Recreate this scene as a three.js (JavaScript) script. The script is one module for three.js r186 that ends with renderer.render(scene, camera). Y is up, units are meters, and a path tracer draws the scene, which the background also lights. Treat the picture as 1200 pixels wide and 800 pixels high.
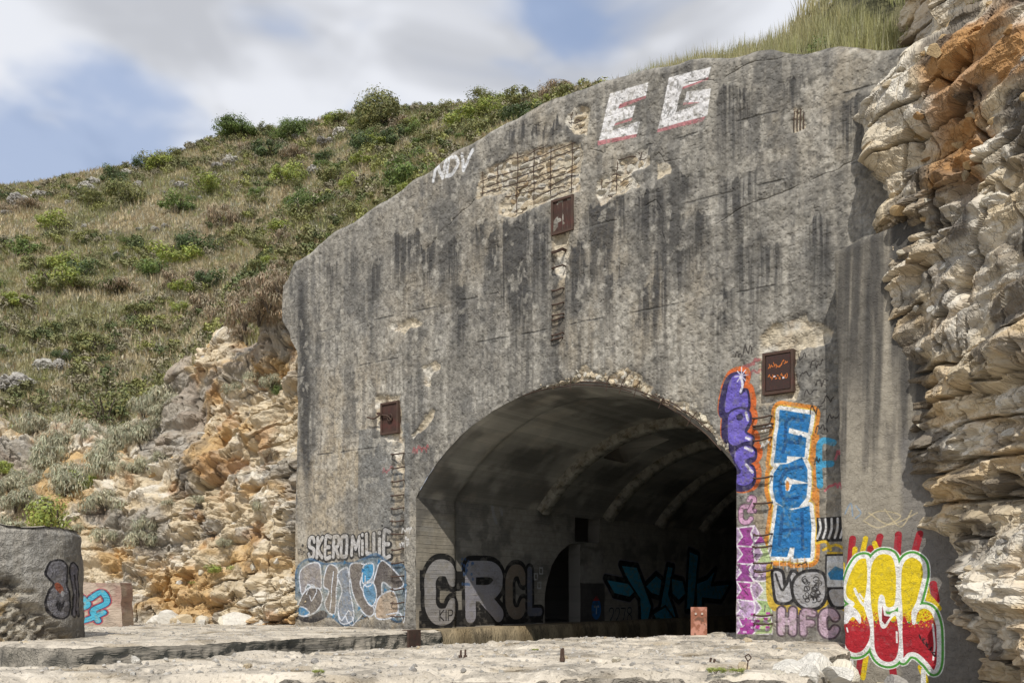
import * as THREE from 'three';
import { mergeGeometries, mergeVertices, toCreasedNormals } from 'three/addons/utils/BufferGeometryUtils.js';

// ---------------------------------------------------------------- camera, sky, sun, exposure
const scene = new THREE.Scene();
const EYE = 1.03;                                             // eye above the quay
const camera = new THREE.PerspectiveCamera(2 * Math.atan(695 / 1100) * 180 / Math.PI, 1200 / 1390, 0.1, 900);
camera.position.set(0, EYE, 0);
camera.setViewOffset(1200, 1390, 0, 0, 1200, 800);            // shifted lens: verticals stay upright
scene.add(camera);
const renderer = new THREE.WebGLRenderer({ antialias: true });
renderer.setSize(1024, 682);
renderer.toneMapping = THREE.LinearToneMapping;
renderer.toneMappingExposure = 1.0;
renderer.shadowMap.enabled = true;
const sun = new THREE.DirectionalLight(new THREE.Color(1, 0.955, 0.88), 3.6);
sun.position.set(-6, 78, 61.5).add(new THREE.Vector3(0, 0, -25));
sun.target.position.set(0, 0, -25);
sun.castShadow = true;
sun.shadow.mapSize.set(4096, 4096);
Object.assign(sun.shadow.camera, { left: -50, right: 50, top: 50, bottom: -50, near: 1, far: 250 });
scene.add(sun, sun.target);

// ---------------------------------------------------------------- noise
const { imul, floor, sin, cos, abs, min, max, sqrt, PI, hypot, exp } = Math;
const clamp = (x, a = 0, b = 1) => (x < a ? a : x > b ? b : x);
const mix = (a, b, t) => a + (b - a) * t;
const sstep = (a, b, x) => { const t = clamp((x - a) / (b - a)); return t * t * (3 - 2 * t); };
function hash(x, y, z, s = 0) {
  let h = imul(x, 374761393) ^ imul(y, 668265263) ^ imul(z, 1274126177) ^ imul(s, 974634777);
  h = imul(h ^ (h >>> 13), 1274126177); h = imul(h ^ (h >>> 16), 2246822519);
  return ((h ^ (h >>> 15)) >>> 0) / 4294967296;
}
const TAB = new Float32Array(65536); for (let i = 0; i < 65536; i++) TAB[i] = hash(i, 11, 7, 3);
function noise2(x, y, s = 0, per = 0) {
  const ix = floor(x), iy = floor(y); let fx = x - ix, fy = y - iy;
  fx = fx * fx * (3 - 2 * fx); fy = fy * fy * (3 - 2 * fy);
  let x0 = ix, x1 = ix + 1, y0 = iy, y1 = iy + 1;
  if (per) { x0 = ((x0 % per) + per) % per; x1 = ((x1 % per) + per) % per; y0 = ((y0 % per) + per) % per; y1 = ((y1 % per) + per) % per; }
  const sx = imul(s, 157), sy = imul(s, 89); x0 = (x0 + sx) & 255; x1 = (x1 + sx) & 255; y0 = ((y0 + sy) & 255) << 8; y1 = ((y1 + sy) & 255) << 8;
  const a = TAB[y0 + x0], b = TAB[y0 + x1], c = TAB[y1 + x0], d = TAB[y1 + x1];
  return a + (b - a) * fx + (c - a) * fy + (a - b - c + d) * fx * fy;
}
function fbm(x, y, oct = 4, s = 0, per = 0) {
  let v = 0, a = 0.5, t = 0;
  for (let i = 0; i < oct; i++) { v += a * noise2(x, y, s + i * 17, per); t += a; a *= 0.5; x *= 2; y *= 2; per *= 2; }
  return v / t;
}
function noise3(x, y, z, s = 0) {
  const iz = floor(z); let fz = z - iz; fz = fz * fz * (3 - 2 * fz);
  return mix(noise2(x, y, s + iz * 5), noise2(x, y, s + iz * 5 + 5), fz);
}
function fbm3(x, y, z, oct = 3, s = 0) { let v = 0, a = 0.5, t = 0; for (let i = 0; i < oct; i++) { v += a * noise3(x, y, z, s + i * 13); t += a; a *= 0.5; x *= 2.03; y *= 2.03; z *= 2.03; } return v / t; }
const wr = { f1: 0, f2: 0, cx: 0, cy: 0, cz: 0, r: 0, r2: 0, r3: 0, r4: 0 };
function worley(x, y, z, s) {
  const ix = floor(x), iy = floor(y), iz = floor(z); let f1 = 9, f2 = 9, bx = 0, by = 0, bz = 0;
  for (let i = ix - 1; i <= ix + 1; i++) for (let j = iy - 1; j <= iy + 1; j++) for (let k = iz - 1; k <= iz + 1; k++) {
    const px = i + hash(i, j, k, s), py = j + hash(i, j, k, s + 1), pz = k + hash(i, j, k, s + 2), d = (px - x) ** 2 + (py - y) ** 2 + (pz - z) ** 2;
    if (d < f1) { f2 = f1; f1 = d; bx = i; by = j; bz = k; wr.cx = px; wr.cy = py; wr.cz = pz; } else if (d < f2) f2 = d;
  }
  wr.f1 = sqrt(f1); wr.f2 = sqrt(f2);
  wr.r = hash(bx, by, bz, s + 5); wr.r2 = hash(bx, by, bz, s + 6); wr.r3 = hash(bx, by, bz, s + 7); wr.r4 = hash(bx, by, bz, s + 8);
  return wr;
}
function rng(seed) { let a = seed | 0; return () => { a = (a + 0x6d2b79f5) | 0; let t = imul(a ^ (a >>> 15), 1 | a); t = (t + imul(t ^ (t >>> 7), 61 | t)) ^ t; return ((t ^ (t >>> 14)) >>> 0) / 4294967296; }; }
const table = (pts) => (x) => { if (x <= pts[0][0]) return pts[0][1]; for (let i = 1; i < pts.length; i++) if (x <= pts[i][0]) { const t = (x - pts[i - 1][0]) / (pts[i][0] - pts[i - 1][0]); return mix(pts[i - 1][1], pts[i][1], t * t * (3 - 2 * t)); } return pts[pts.length - 1][1]; };

// ---------------------------------------------------------------- sky: broken white cloud over blue air
{
  const Wd = 2048, Hd = 1024, d = new Float32Array(Wd * Hd * 4);
  for (let r = 0; r < Hd; r++) {
    const up = ((r + 0.5) / Hd - 0.5) * PI, y = sin(up), ch = cos(up);
    for (let c = 0; c < Wd; c++) {
      const a = ((c + 0.5) / Wd - 0.5) * 2 * PI, x = cos(a) * ch, z = sin(a) * ch, o = (r * Wd + c) * 4;
      const yy = max(y, 0), blue = [mix(0.42, 0.10, yy ** 0.55), mix(0.53, 0.24, yy ** 0.55), mix(0.72, 0.55, yy ** 0.55)];
      const k = 1 / (yy + 0.22), px = x * k * 1.84 + 25.25, pz = z * k * 1.84 + 16.59;
      const wx = px + 0.6 * (fbm(px * 1.3, pz * 1.3, 3, 91) - 0.5), wz = pz + 0.6 * (fbm(px * 1.3 + 9, pz * 1.3, 3, 92) - 0.5);
      const den = fbm(wx * 1.5, wz * 1.5, 6, 40), cov = mix(0.34, 1, sstep(0.385, 0.55, den + 0.06));
      const thick = fbm(wx * 2.2 + 5, wz * 2.2 + 1, 5, 60), lit = mix(0.90, 0.60, sstep(0.42, 0.66, thick));
      const cl = [lit * 0.97, lit * 0.985, lit * 1.03];
      for (let i = 0; i < 3; i++) d[o + i] = y < 0 ? [0.3, 0.31, 0.32][i] : mix(blue[i], cl[i], cov * 0.93);
      d[o + 3] = 1;
    }
  }
  const t = new THREE.DataTexture(d, Wd, Hd, THREE.RGBAFormat, THREE.FloatType);
  t.mapping = THREE.EquirectangularReflectionMapping; t.magFilter = t.minFilter = THREE.LinearFilter; t.wrapS = THREE.RepeatWrapping; t.needsUpdate = true;
  scene.background = t; scene.environment = t;
}

// ---------------------------------------------------------------- naming and building helpers
const used = new Map();
function numbered(name) { const k = used.get(name) ?? 0; used.set(name, k + 1); return k ? name + '_' + String(k).padStart(3, '0') : name; }
function mesh(name, geo, mat, parent) { const m = new THREE.Mesh(geo, mat); m.name = name; m.castShadow = m.receiveShadow = true; if (parent) parent.add(m); return m; }
function tag(o, label, category, group, kind) { o.userData.label = label; if (category) o.userData.category = category; if (group) o.userData.group = group; if (kind) o.userData.kind = kind; return o; }
function top(o, label, category, group, kind) { o.name = numbered(o.name); scene.add(o); return tag(o, label, category, group, kind); }
function group(name, x = 0, y = 0, z = 0, turn = 0) { const g = new THREE.Group(); g.name = name; g.position.set(x, y, z); g.rotation.y = turn; return g; }
// portal frame: w along the facade (0 = left jamb), h up, n out of the facade
const EX = 1450 / 1820, EZ = 1100 / 1820, P0 = [-2.749, 0, -27], TURN = -Math.atan2(EZ, EX);
const WX = (w, n) => P0[0] + w * EX - n * EZ, WZ = (w, n) => P0[2] + w * EZ + n * EX;
function signedPoly(pts) {
  return (x, y) => {
    let d = 1e9, ins = false;
    for (let i = 0, j = pts.length - 1; i < pts.length; j = i++) {
      const [xi, yi] = pts[i], [xj, yj] = pts[j], ex = xj - xi, ey = yj - yi, wx = x - xi, wy = y - yi, t = clamp((wx * ex + wy * ey) / (ex * ex + ey * ey)), dx = wx - ex * t, dy = wy - ey * t;
      d = min(d, dx * dx + dy * dy);
      if ((yi > y) !== (yj > y) && x < (xj - xi) * (y - yi) / (yj - yi) + xi) ins = !ins;
    }
    return (ins ? 1 : -1) * sqrt(d);
  };
}
// a gridded sheet cut to where every keep(x, y) > 0; place(x, y) gives the point, uv(x, y) the texture place, tint(x, y) the colour
function sheet(x0, x1, y0, y1, cell, keeps, place, uv, tint) {
  const nx = Math.ceil((x1 - x0) / cell), ny = Math.ceil((y1 - y0) / cell), pos = [], uvs = [], col = [], idx = [], key = new Map();
  const vert = (x, y) => {
    const k = Math.round(x * 5000) * 1e7 + Math.round(y * 5000); let i = key.get(k);
    if (i === undefined) { i = pos.length / 3; key.set(k, i); pos.push(...place(x, y)); uvs.push(...uv(x, y)); if (tint) col.push(...tint(x, y)); }
    return i;
  };
  const sd = keeps.map((f) => { const a = new Float32Array((nx + 1) * (ny + 1)); for (let j = 0; j <= ny; j++) for (let i = 0; i <= nx; i++) a[j * (nx + 1) + i] = f(mix(x0, x1, i / nx), mix(y0, y1, j / ny)); return a; });
  const tri = (A, B, C) => {
    let poly = [A, B, C];
    for (let s = 0; s < sd.length; s++) {
      if (poly.every((p) => p[2][s] > 0)) continue;
      const out = [];
      for (let i = 0; i < poly.length; i++) {
        const p = poly[i], q = poly[(i + 1) % poly.length], a = p[2][s], b = q[2][s];
        if (a > 0) out.push(p);
        if ((a > 0) !== (b > 0)) { const t = a / (a - b); out.push([mix(p[0], q[0], t), mix(p[1], q[1], t), p[2].map((v, k) => (k === s ? 1e-6 : mix(v, q[2][k], t)))]); }
      }
      poly = out; if (poly.length < 3) return;
    }
    const id = poly.map((p) => vert(p[0], p[1]));
    for (let i = 2; i < id.length; i++) if (id[0] !== id[i - 1] && id[i] !== id[i - 1] && id[0] !== id[i]) idx.push(id[0], id[i - 1], id[i]);
  };
  for (let j = 0; j < ny; j++) for (let i = 0; i < nx; i++) {
    const P = (a, b) => [mix(x0, x1, a / nx), mix(y0, y1, b / ny), sd.map((s) => s[b * (nx + 1) + a])];
    const c = [P(i, j), P(i + 1, j), P(i + 1, j + 1), P(i, j + 1)];
    if (c.every((p) => p[2].some((v) => v <= 0)) && sd.some((_, s) => c.every((p) => p[2][s] <= 0))) continue;
    tri(c[0], c[1], c[2]); tri(c[0], c[2], c[3]);
  }
  const g = new THREE.BufferGeometry();
  g.setAttribute('position', new THREE.Float32BufferAttribute(pos, 3)); g.setAttribute('uv', new THREE.Float32BufferAttribute(uvs, 2));
  if (tint) g.setAttribute('color', new THREE.Float32BufferAttribute(col, 3));
  g.setIndex(idx); g.computeVertexNormals(); return g;
}
// the open border of a sheet drawn out into a wall: move(x, y, z, row 0..1) gives the wall's point
function skirt(g, rows, move, uvAt, keepEdge = () => true) {
  const ix = g.index.array, p = g.attributes.position, cnt = new Map(), pos = [], uvs = [], col = [], idx = [], at = new Map(), c = g.attributes.color;
  for (let i = 0; i < ix.length; i += 3) for (let k = 0; k < 3; k++) { const a = ix[i + k], b = ix[i + (k + 1) % 3], r = a < b ? a + '_' + b : b + '_' + a; cnt.set(r, cnt.has(r) ? null : [a, b]); }
  const colm = (a) => { if (!at.has(a)) { at.set(a, pos.length / 3); for (let r = 0; r <= rows; r++) { const q = move(p.getX(a), p.getY(a), p.getZ(a), r / rows); pos.push(...q); uvs.push(...uvAt(...q)); if (c) col.push(c.getX(a), c.getY(a), c.getZ(a)); } } return at.get(a); };
  for (const e of cnt.values()) if (e && keepEdge(p.getX(e[0]), p.getY(e[0]), p.getZ(e[0]))) { const a = colm(e[0]), b = colm(e[1]); for (let r = 0; r < rows; r++) idx.push(a + r, a + r + 1, b + r, b + r, a + r + 1, b + r + 1); }
  const o = new THREE.BufferGeometry();
  o.setAttribute('position', new THREE.Float32BufferAttribute(pos, 3)); o.setAttribute('uv', new THREE.Float32BufferAttribute(uvs, 2));
  if (c) o.setAttribute('color', new THREE.Float32BufferAttribute(col, 3));
  o.setIndex(idx); o.computeVertexNormals(); return o;
}
const toS = (v) => (v <= 0.0031308 ? v * 12.92 : 1.055 * v ** (1 / 2.4) - 0.055) * 255;
function paint(Wd, Hd, f, srgb = true) {                      // f(u, v) -> linear rgb or one grey value
  const cv = document.createElement('canvas'); cv.width = Wd; cv.height = Hd;
  const cx = cv.getContext('2d'), im = cx.createImageData(Wd, Hd), d = im.data;
  for (let y = 0; y < Hd; y++) for (let x = 0; x < Wd; x++) { const c = f((x + 0.5) / Wd, 1 - (y + 0.5) / Hd), o = (y * Wd + x) * 4; for (let i = 0; i < 3; i++) { const v = c.length ? c[i] : c; d[o + i] = srgb ? toS(clamp(v)) : clamp(v) * 255; } d[o + 3] = 255; }
  cx.putImageData(im, 0, 0); return cv;
}
function tex(cv, srgb, rep) { const t = new THREE.CanvasTexture(cv); if (srgb) t.colorSpace = THREE.SRGBColorSpace; t.magFilter = THREE.LinearFilter; t.wrapS = t.wrapT = THREE.RepeatWrapping; if (rep) t.repeat.set(...rep); return t; }
// paint worn by the grain of the wall: art canvas over base canvas
function wear(base, art, keep) {
  const Wd = base.width, Hd = base.height, cb = base.getContext('2d'), ib = cb.getImageData(0, 0, Wd, Hd), ia = art.getContext('2d').getImageData(0, 0, Wd, Hd).data, b = ib.data;
  for (let y = 0; y < Hd; y++) for (let x = 0; x < Wd; x++) { const o = (y * Wd + x) * 4, a = ia[o + 3] / 255; if (a > 0) { const k = a * keep(x, y), g = 0.86 + 0.2 * hash(x, y, 3); for (let i = 0; i < 3; i++) b[o + i] = mix(b[o + i], ia[o + i] * g, k); } }
  cb.putImageData(ib, 0, 0); return base;
}
const artCanvas = (base, S, w0, h1) => { const c = document.createElement('canvas'); c.width = base.width; c.height = base.height; const x = c.getContext('2d'); x.setTransform(S, 0, 0, -S, -w0 * S, h1 * S); x.lineJoin = x.lineCap = 'round'; return [c, x]; };
const path = (x, pts, close = true) => { x.beginPath(); pts.forEach(([a, b], i) => (i ? x.lineTo(a, b) : x.moveTo(a, b))); if (close) x.closePath(); };
function smooth(x, pts, close = true) {                       // rounded line through the points
  const n = pts.length, P = (i) => (close ? pts[(i + n) % n] : pts[clamp(i, 0, n - 1)]);
  x.beginPath(); x.moveTo(...pts[0]);
  for (let i = 0; i < (close ? n : n - 1); i++) { const a = P(i - 1), b = P(i), c = P(i + 1), d = P(i + 2), k = 1 / 6; x.bezierCurveTo(b[0] + (c[0] - a[0]) * k, b[1] + (c[1] - a[1]) * k, c[0] - (d[0] - b[0]) * k, c[1] - (d[1] - b[1]) * k, c[0], c[1]); }
  if (close) x.closePath();
}
// stroke letters in a unit box
const GLYPH = {
  S: [[[.88, .8], [.7, 1], [.3, 1], [.08, .82], [.15, .58], [.5, .5], [.85, .4], [.92, .15], [.65, 0], [.3, 0], [.08, .18]]], K: [[[.1, 0], [.1, 1]], [[.85, 1], [.15, .48], [.9, 0]]],
  E: [[[.9, 1], [.1, 1], [.1, 0], [.9, 0]], [[.1, .5], [.75, .5]]], F: [[[.9, 1], [.1, 1], [.1, 0]], [[.1, .5], [.75, .5]]], R: [[[.1, 0], [.1, 1]], [[.1, 1], [.75, 1], [.95, .75], [.7, .5], [.15, .48]], [[.4, .48], [.95, 0]]],
  O: [[[.5, 1], [.1, .95], [.05, .5], [.1, .05], [.5, 0], [.9, .05], [.95, .5], [.9, .95], [.5, 1]]], M: [[[.05, 0], [.12, 1]], [[.12, 1], [.5, .35]], [[.5, .35], [.88, 1]], [[.88, 1], [.95, 0]]],
  I: [[[.5, 0], [.5, 1]]], i: [[[.5, 0], [.5, .7]], [[.5, 1], [.5, 1.02]]], L: [[[.12, 1], [.12, 0]], [[.12, 0], [.9, 0]]], C: [[[.92, .8], [.7, 1], [.3, 1], [.06, .8], [.04, .5], [.06, .2], [.3, 0], [.7, 0], [.92, .2]]],
  H: [[[.1, 0], [.1, 1]], [[.9, 0], [.9, 1]], [[.1, .5], [.9, .5]]], V: [[[.05, 1], [.45, 0]], [[.45, 0], [.95, 1]]], G: [[[.9, .85], [.6, 1], [.2, .95], [.04, .5], [.2, .05], [.6, 0], [.92, .15]], [[.92, .15], [.92, .48]], [[.92, .48], [.55, .48]]],
  N: [[[.08, 0], [.1, 1]], [[.1, 1], [.9, 0]], [[.9, 0], [.92, 1]]], P: [[[.1, 0], [.1, 1]], [[.1, 1], [.8, 1], [.95, .75], [.75, .5], [.12, .48]]], 2: [[[.08, .8], [.3, 1], [.75, 1], [.9, .75], [.6, .4], [.1, 0]], [[.1, 0], [.92, 0]]],
  7: [[[.08, 1], [.9, 1]], [[.9, 1], [.35, 0]]], 8: [[[.5, .52], [.12, .7], [.25, 1], [.75, 1], [.88, .7], [.5, .52], [.08, .3], [.2, 0], [.8, 0], [.92, .3], [.5, .52]]], A: [[[.05, 0], [.5, 1]], [[.5, 1], [.95, 0]], [[.2, .35], [.8, .35]]],
  D: [[[.1, 0], [.1, 1]], [[.1, 1], [.6, .98], [.95, .5], [.6, .02], [.1, 0]]], '.': [[[.5, .45], [.5, .5]]], ' ': [],
};
function word(x, str, x0, y0, wd, ht, layers, { gap = 0.12, lean = 0, wide = {}, wave = 0 } = {}) {
  const ws = [...str].map((c) => wide[c] ?? (c === 'I' || c === 'i' || c === '.' ? 0.45 : c === 'M' ? 1.3 : 1)), tot = ws.reduce((a, b) => a + b, 0) + gap * (str.length - 1), u = wd / tot;
  for (const L of layers) {
    let cx = x0;
    [...str].forEach((c, i) => {
      const yo = wave * sin(i * 1.9) + (L.dy ?? 0), m = ([a, b]) => [cx + a * ws[i] * u + lean * b * ht + (L.dx ?? 0), y0 + yo + b * ht];
      x.strokeStyle = L.color; x.lineWidth = L.width;
      for (const st of GLYPH[c]) { smooth(x, st.map(m), false); x.stroke(); }
      cx += (ws[i] + gap) * u;
    });
  }
}
const OUT = {
fF:[[10.8,5.02],[11.47,4.84],[11.41,4.48],[10.99,4.63],[10.98,4.5],[11.37,4.36],[11.33,3.96],[10.95,4.02],[10.94,3.87],[10.67,3.89],[10.74,4.48]],
fC:[[10.81,3.83],[10.97,3.83],[11.28,3.94],[11.4,3.68],[11.4,3.41],[11.02,3.53],[10.97,3.58],[10.89,3.47],[10.91,3.26],[11.01,3.23],[11.07,3.38],[11.4,3.37],[11.37,3.09],[11.21,2.89],[10.95,2.87],[10.71,3.04],[10.64,3.32],[10.66,3.65]],
fH:[[10.75,2.95],[11.06,2.82],[11.44,2.89],[11.48,2.44],[11.46,1.8],[11.11,1.79],[11.13,2.03],[11.01,2.03],[10.95,1.83],[10.58,1.85],[10.65,2.3]],
L1:[[9.69,5.94],[9.97,5.92],[9.87,5.52],[10.02,5.58],[10.07,5.45],[10.06,5.17],[9.79,5.13],[9.49,5.14],[9.54,5.66]],
R1:[[9.62,5.12],[9.87,5.19],[10.07,5.09],[10.11,4.88],[10.0,4.65],[10.17,4.51],[10.15,4.4],[9.97,4.39],[9.82,4.33],[9.67,4.35],[9.57,4.5],[9.55,4.89]],
S1:[[9.85,4.31],[10.07,4.33],[10.22,4.22],[10.21,4.06],[10.02,3.98],[10.17,3.85],[10.22,3.66],[10.15,3.47],[9.92,3.42],[9.74,3.52],[9.71,3.7],[9.87,3.75],[9.74,3.96],[9.72,4.15]],
S:[[12.96,1.73],[12.8,1.69],[12.65,1.43],[12.57,1.16],[12.6,0.95],[12.74,0.82],[12.59,0.71],[12.51,0.52],[12.51,0.23],[12.59,-0.03],[12.76,-0.15],[12.94,-0.1],[13.07,0.11],[13.09,0.36],[13.02,0.61],[12.96,0.82],[13.0,1.07],[13.02,1.36],[13.0,1.63]],
C:[[13.3,1.81],[13.16,1.76],[13.05,1.57],[13.03,1.24],[13.05,0.86],[13.1,0.53],[13.12,0.24],[13.14,-0.05],[13.26,-0.25],[13.44,-0.3],[13.58,-0.2],[13.63,0.09],[13.61,0.38],[13.56,0.62],[13.46,0.58],[13.36,0.41],[13.3,0.39],[13.26,0.53],[13.23,0.78],[13.25,0.97],[13.3,0.95],[13.34,0.78],[13.44,0.74],[13.54,0.83],[13.56,1.19],[13.54,1.52],[13.46,1.75]],
L:[[13.83,1.73],[13.68,1.66],[13.61,1.44],[13.61,1.03],[13.64,0.66],[13.64,0.3],[13.66,-0.03],[13.68,-0.23],[13.79,-0.11],[13.94,-0.12],[14.1,-0.26],[14.23,-0.41],[14.3,-0.25],[14.3,0.15],[14.27,0.47],[14.17,0.71],[14.02,0.77],[13.91,0.67],[13.87,0.46],[13.85,0.67],[13.93,0.87],[14.0,1.15],[14.04,1.39],[14.0,1.61]],
Shi:[[12.53,0.73],[12.71,0.78],[12.88,0.61],[12.88,0.44],[12.74,0.57],[12.63,0.44],[12.53,0.46]],
E:[[6.48,13.31],[7.54,13.25],[7.48,12.95],[6.75,12.98],[6.69,12.88],[7.18,12.81],[7.11,12.55],[6.65,12.57],[6.54,12.39],[6.9,12.39],[7.31,12.41],[7.23,12.11],[6.16,12.25]],
G:[[8.09,13.18],[9.18,13.06],[9.1,12.84],[8.46,12.83],[8.35,12.62],[8.27,12.3],[8.73,12.29],[8.9,12.33],[8.46,12.48],[8.56,12.69],[9.17,12.56],[9.07,11.98],[7.8,12.05]],
pinkE:[[[6.75,12.98],[7.48,12.95],[7.46,12.89],[6.71,12.87]],[[6.56,12.53],[7.11,12.53],[7.07,12.47],[6.59,12.49]],[[6.11,12.26],[7.23,12.11],[7.21,12.03],[6.13,12.14]]],
pinkG:[[[8.46,12.86],[9.11,12.85],[9.1,12.79],[8.4,12.78]],[[8.46,12.48],[8.9,12.42],[8.88,12.33],[8.46,12.41]],[[7.8,12.08],[9.03,11.98],[8.95,11.88],[7.78,11.97]]],
pA:[[2.37,12.48],[3.39,12.68],[4.74,12.6],[5.66,12.38],[5.61,11.37],[5.7,11.09],[4.74,11.11],[3.98,11.02],[3.49,10.95],[2.99,11.19],[3.19,11.7],[2.21,11.83]],
pB:[[6.1,11.25],[6.57,11.41],[6.66,11.72],[7.52,11.65],[7.56,11.29],[7.12,11.19],[7.36,10.8],[6.78,10.77],[6.27,10.68],[6.01,10.93]],
pC:[[5.11,13.14],[5.66,13.31],[5.88,13.13],[5.83,12.44],[5.43,12.63],[5.21,12.89]],
};

// ---------------------------------------------------------------- shared tiles: rock grain, gravelly concrete, rust
const rockMap = tex(paint(1024, 1024, (u, v) => { const g = fbm(u * 8, v * 8, 6, 5, 8), vein = abs(fbm(u * 6, v * 12, 5, 9, 6) - 0.5); const k = 0.74 + 0.34 * g + 0.1 * (hash(floor(u * 1024), floor(v * 1024), 2) - 0.5) - 0.12 * (1 - sstep(0, 0.018, vein)); return [k, k * 0.985, k * 0.96]; }), true);
const rockBump = tex(paint(1024, 1024, (u, v) => { const c = abs(fbm(u * 7, v * 10, 5, 31, 7) - 0.5), d = abs(fbm(u * 13, v * 9, 4, 37, 13) - 0.5); return 0.25 + 0.5 * fbm(u * 16, v * 16, 6, 33, 16) + 0.25 * fbm(u * 64, v * 64, 2, 34, 64) - 0.25 * (1 - sstep(0, 0.03, c)) - 0.15 * (1 - sstep(0, 0.03, d)); }, false), false);
const gravelMap = tex(paint(1024, 1024, (u, v) => {
  const a = fbm(u * 5, v * 5, 6, 70, 5), sp = hash(floor(u * 512), floor(v * 512), 4), st = noise2(u * 110, v * 110, 75, 110);
  let k = 0.52 + 0.6 * a + (sp - 0.5) * 0.2 + (st > 0.8 ? 0.12 : 0) - (st < 0.18 ? 0.25 : 0) - 0.3 * sstep(0.56, 0.7, fbm(u * 7 + 2, v * 7, 5, 99, 7)); const r = sstep(0.55, 0.75, fbm(u * 3 + 7, v * 3, 5, 88, 3)) * 0.16; return [k - r * 0.6, k * 0.975 - r * 0.75, k * 0.93 - r];
}), true);
const gravelBump = tex(paint(1024, 1024, (u, v) => 0.2 + 0.35 * noise2(u * 110, v * 110, 75, 110) + 0.3 * fbm(u * 20, v * 20, 4, 77, 20) + 0.3 * fbm(u * 4, v * 4, 3, 78, 4), false), false);
const rustMap = tex(paint(256, 256, (u, v) => { const a = fbm(u * 6, v * 6, 5, 140, 6), b = sstep(0.45, 0.65, fbm(u * 4, v * 4, 5, 150, 4)); return [mix(0.05, 0.12, a) * mix(1, 1.25, b), mix(0.034, 0.072, a) * mix(1, 0.95, b), mix(0.027, 0.05, a)]; }), true);
const M = {
  rock: new THREE.MeshStandardMaterial({ vertexColors: true, map: rockMap, bumpMap: rockBump, bumpScale: 0.09, roughness: 0.95 }),
  rust: new THREE.MeshStandardMaterial({ map: rustMap, bumpMap: rustMap, bumpScale: 0.004, roughness: 0.9, metalness: 0.15 }),
  bar: new THREE.MeshStandardMaterial({ color: new THREE.Color().setRGB(0.075, 0.045, 0.032), roughness: 0.9 }),
  darkSteel: new THREE.MeshStandardMaterial({ color: new THREE.Color().setRGB(0.1, 0.062, 0.05), map: rustMap.clone(), roughness: 0.85, metalness: 0.1 }),
  gravel: new THREE.MeshStandardMaterial({ color: new THREE.Color().setRGB(0.66, 0.60, 0.505), map: gravelMap, bumpMap: gravelBump, bumpScale: 0.02, roughness: 0.97 }),
};
M.darkSteel.map.needsUpdate = true; M.darkSteel.color.setRGB(0.75, 0.6, 0.6);

// ---------------------------------------------------------------- tunnel portal: measures
const AC = 4.88, AH = 0.29, AR = 6.01;                        // opening: circle segment on straight jambs
const outline = table([[-6.2, 10.9], [-5.85, 11.16], [-5.35, 11.75], [-3.14, 12.3], [-1.3, 12.68], [0, 13.0], [1.67, 13.4], [3.45, 13.62], [4.82, 13.76], [6.1, 13.74], [7.3, 13.64], [8.45, 13.45], [10.1, 13.08], [11.65, 12.6], [13.4, 12.05], [15.4, 11.2]]);
const edgeTop = (w) => outline(w) + 0.10 * (fbm(w * 1.7, 3, 4, 21) - 0.5);
const openSd = (w, h) => max(hypot(w - AC, h - AH) - AR, abs(w - AC) - AC);
const rimBand = (w, h) => { const m = sstep(3.2, 5.3, w) * (1 - sstep(9.5, 9.8, w)); return m * (0.13 + 0.7 * max(0, fbm(w * 1.6, h * 1.6, 4, 44) - 0.36) + 0.36 * exp(-(((w - 5.75) / 0.3) ** 2)) + 0.22 * exp(-(((w - 6.9) / 0.35) ** 2)) + 0.1 * exp(-(((w - 8.4) / 0.3) ** 2))); };
const chip = (w, h) => sstep(3.2, 5.3, w) * (1 - sstep(9.6, 9.85, w)) * (0.02 + 0.16 * fbm(w * 3.2, h * 3.2, 4, 48)) + 0.025 * fbm(w * 4, h * 4, 3, 49);
const spalls = [OUT.pA, OUT.pB, OUT.pC,
  [[-1.72, 6.9], [-0.62, 6.85], [-0.62, 5.45], [-1.2, 5.5], [-1.62, 5.9]], [[0.2, 7.5], [0.75, 7.6], [0.85, 7.35], [0.6, 7.3], [0.5, 6.85], [0.25, 6.95], [0.32, 7.3]],
  [[-1.1, 8.9], [-0.2, 9.0], [0.2, 8.75], [-0.5, 8.6]], [[0.1, 5.9], [0.6, 6.35], [0.75, 6.2], [0.35, 5.75], [-0.1, 5.45], [-0.25, 5.6]],
  [[10.35, 6.6], [10.6, 7.0], [11.3, 7.0], [11.95, 6.55], [11.95, 6.25], [11.2, 6.3], [11.15, 5.2], [10.3, 5.25]], [[11.04, 11.55], [11.3, 11.5], [11.36, 11.0], [11.1, 11.05]], [[7.75, 11.3], [8.1, 11.1], [8.15, 10.9], [7.75, 10.8]],
  [[4.75, 10.2], [5.25, 10.2], [5.25, 9.7], [5.1, 9.1], [4.8, 9.3]], [[-0.95, 5.3], [-0.55, 5.3], [-0.55, 4.5], [-0.9, 4.7]]].map((p) => ({ f: signedPoly(p), a: min(...p.map((q) => q[0])) - 0.4, b: max(...p.map((q) => q[0])) + 0.4, c: min(...p.map((q) => q[1])) - 0.4, d: max(...p.map((q) => q[1])) + 0.4 }));
function spall(w, h) { let s = -0.4; for (const p of spalls) if (w > p.a && w < p.b && h > p.c && h < p.d) s = max(s, p.f(w, h)); if (s > -0.39) s += 0.26 * (fbm(w * 3.5, h * 3.5, 4, 52) - 0.5); const o = openSd(w, h); return o > -0.3 && o < 0.9 ? max(s, rimBand(w, h) - o) : s; }
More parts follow.
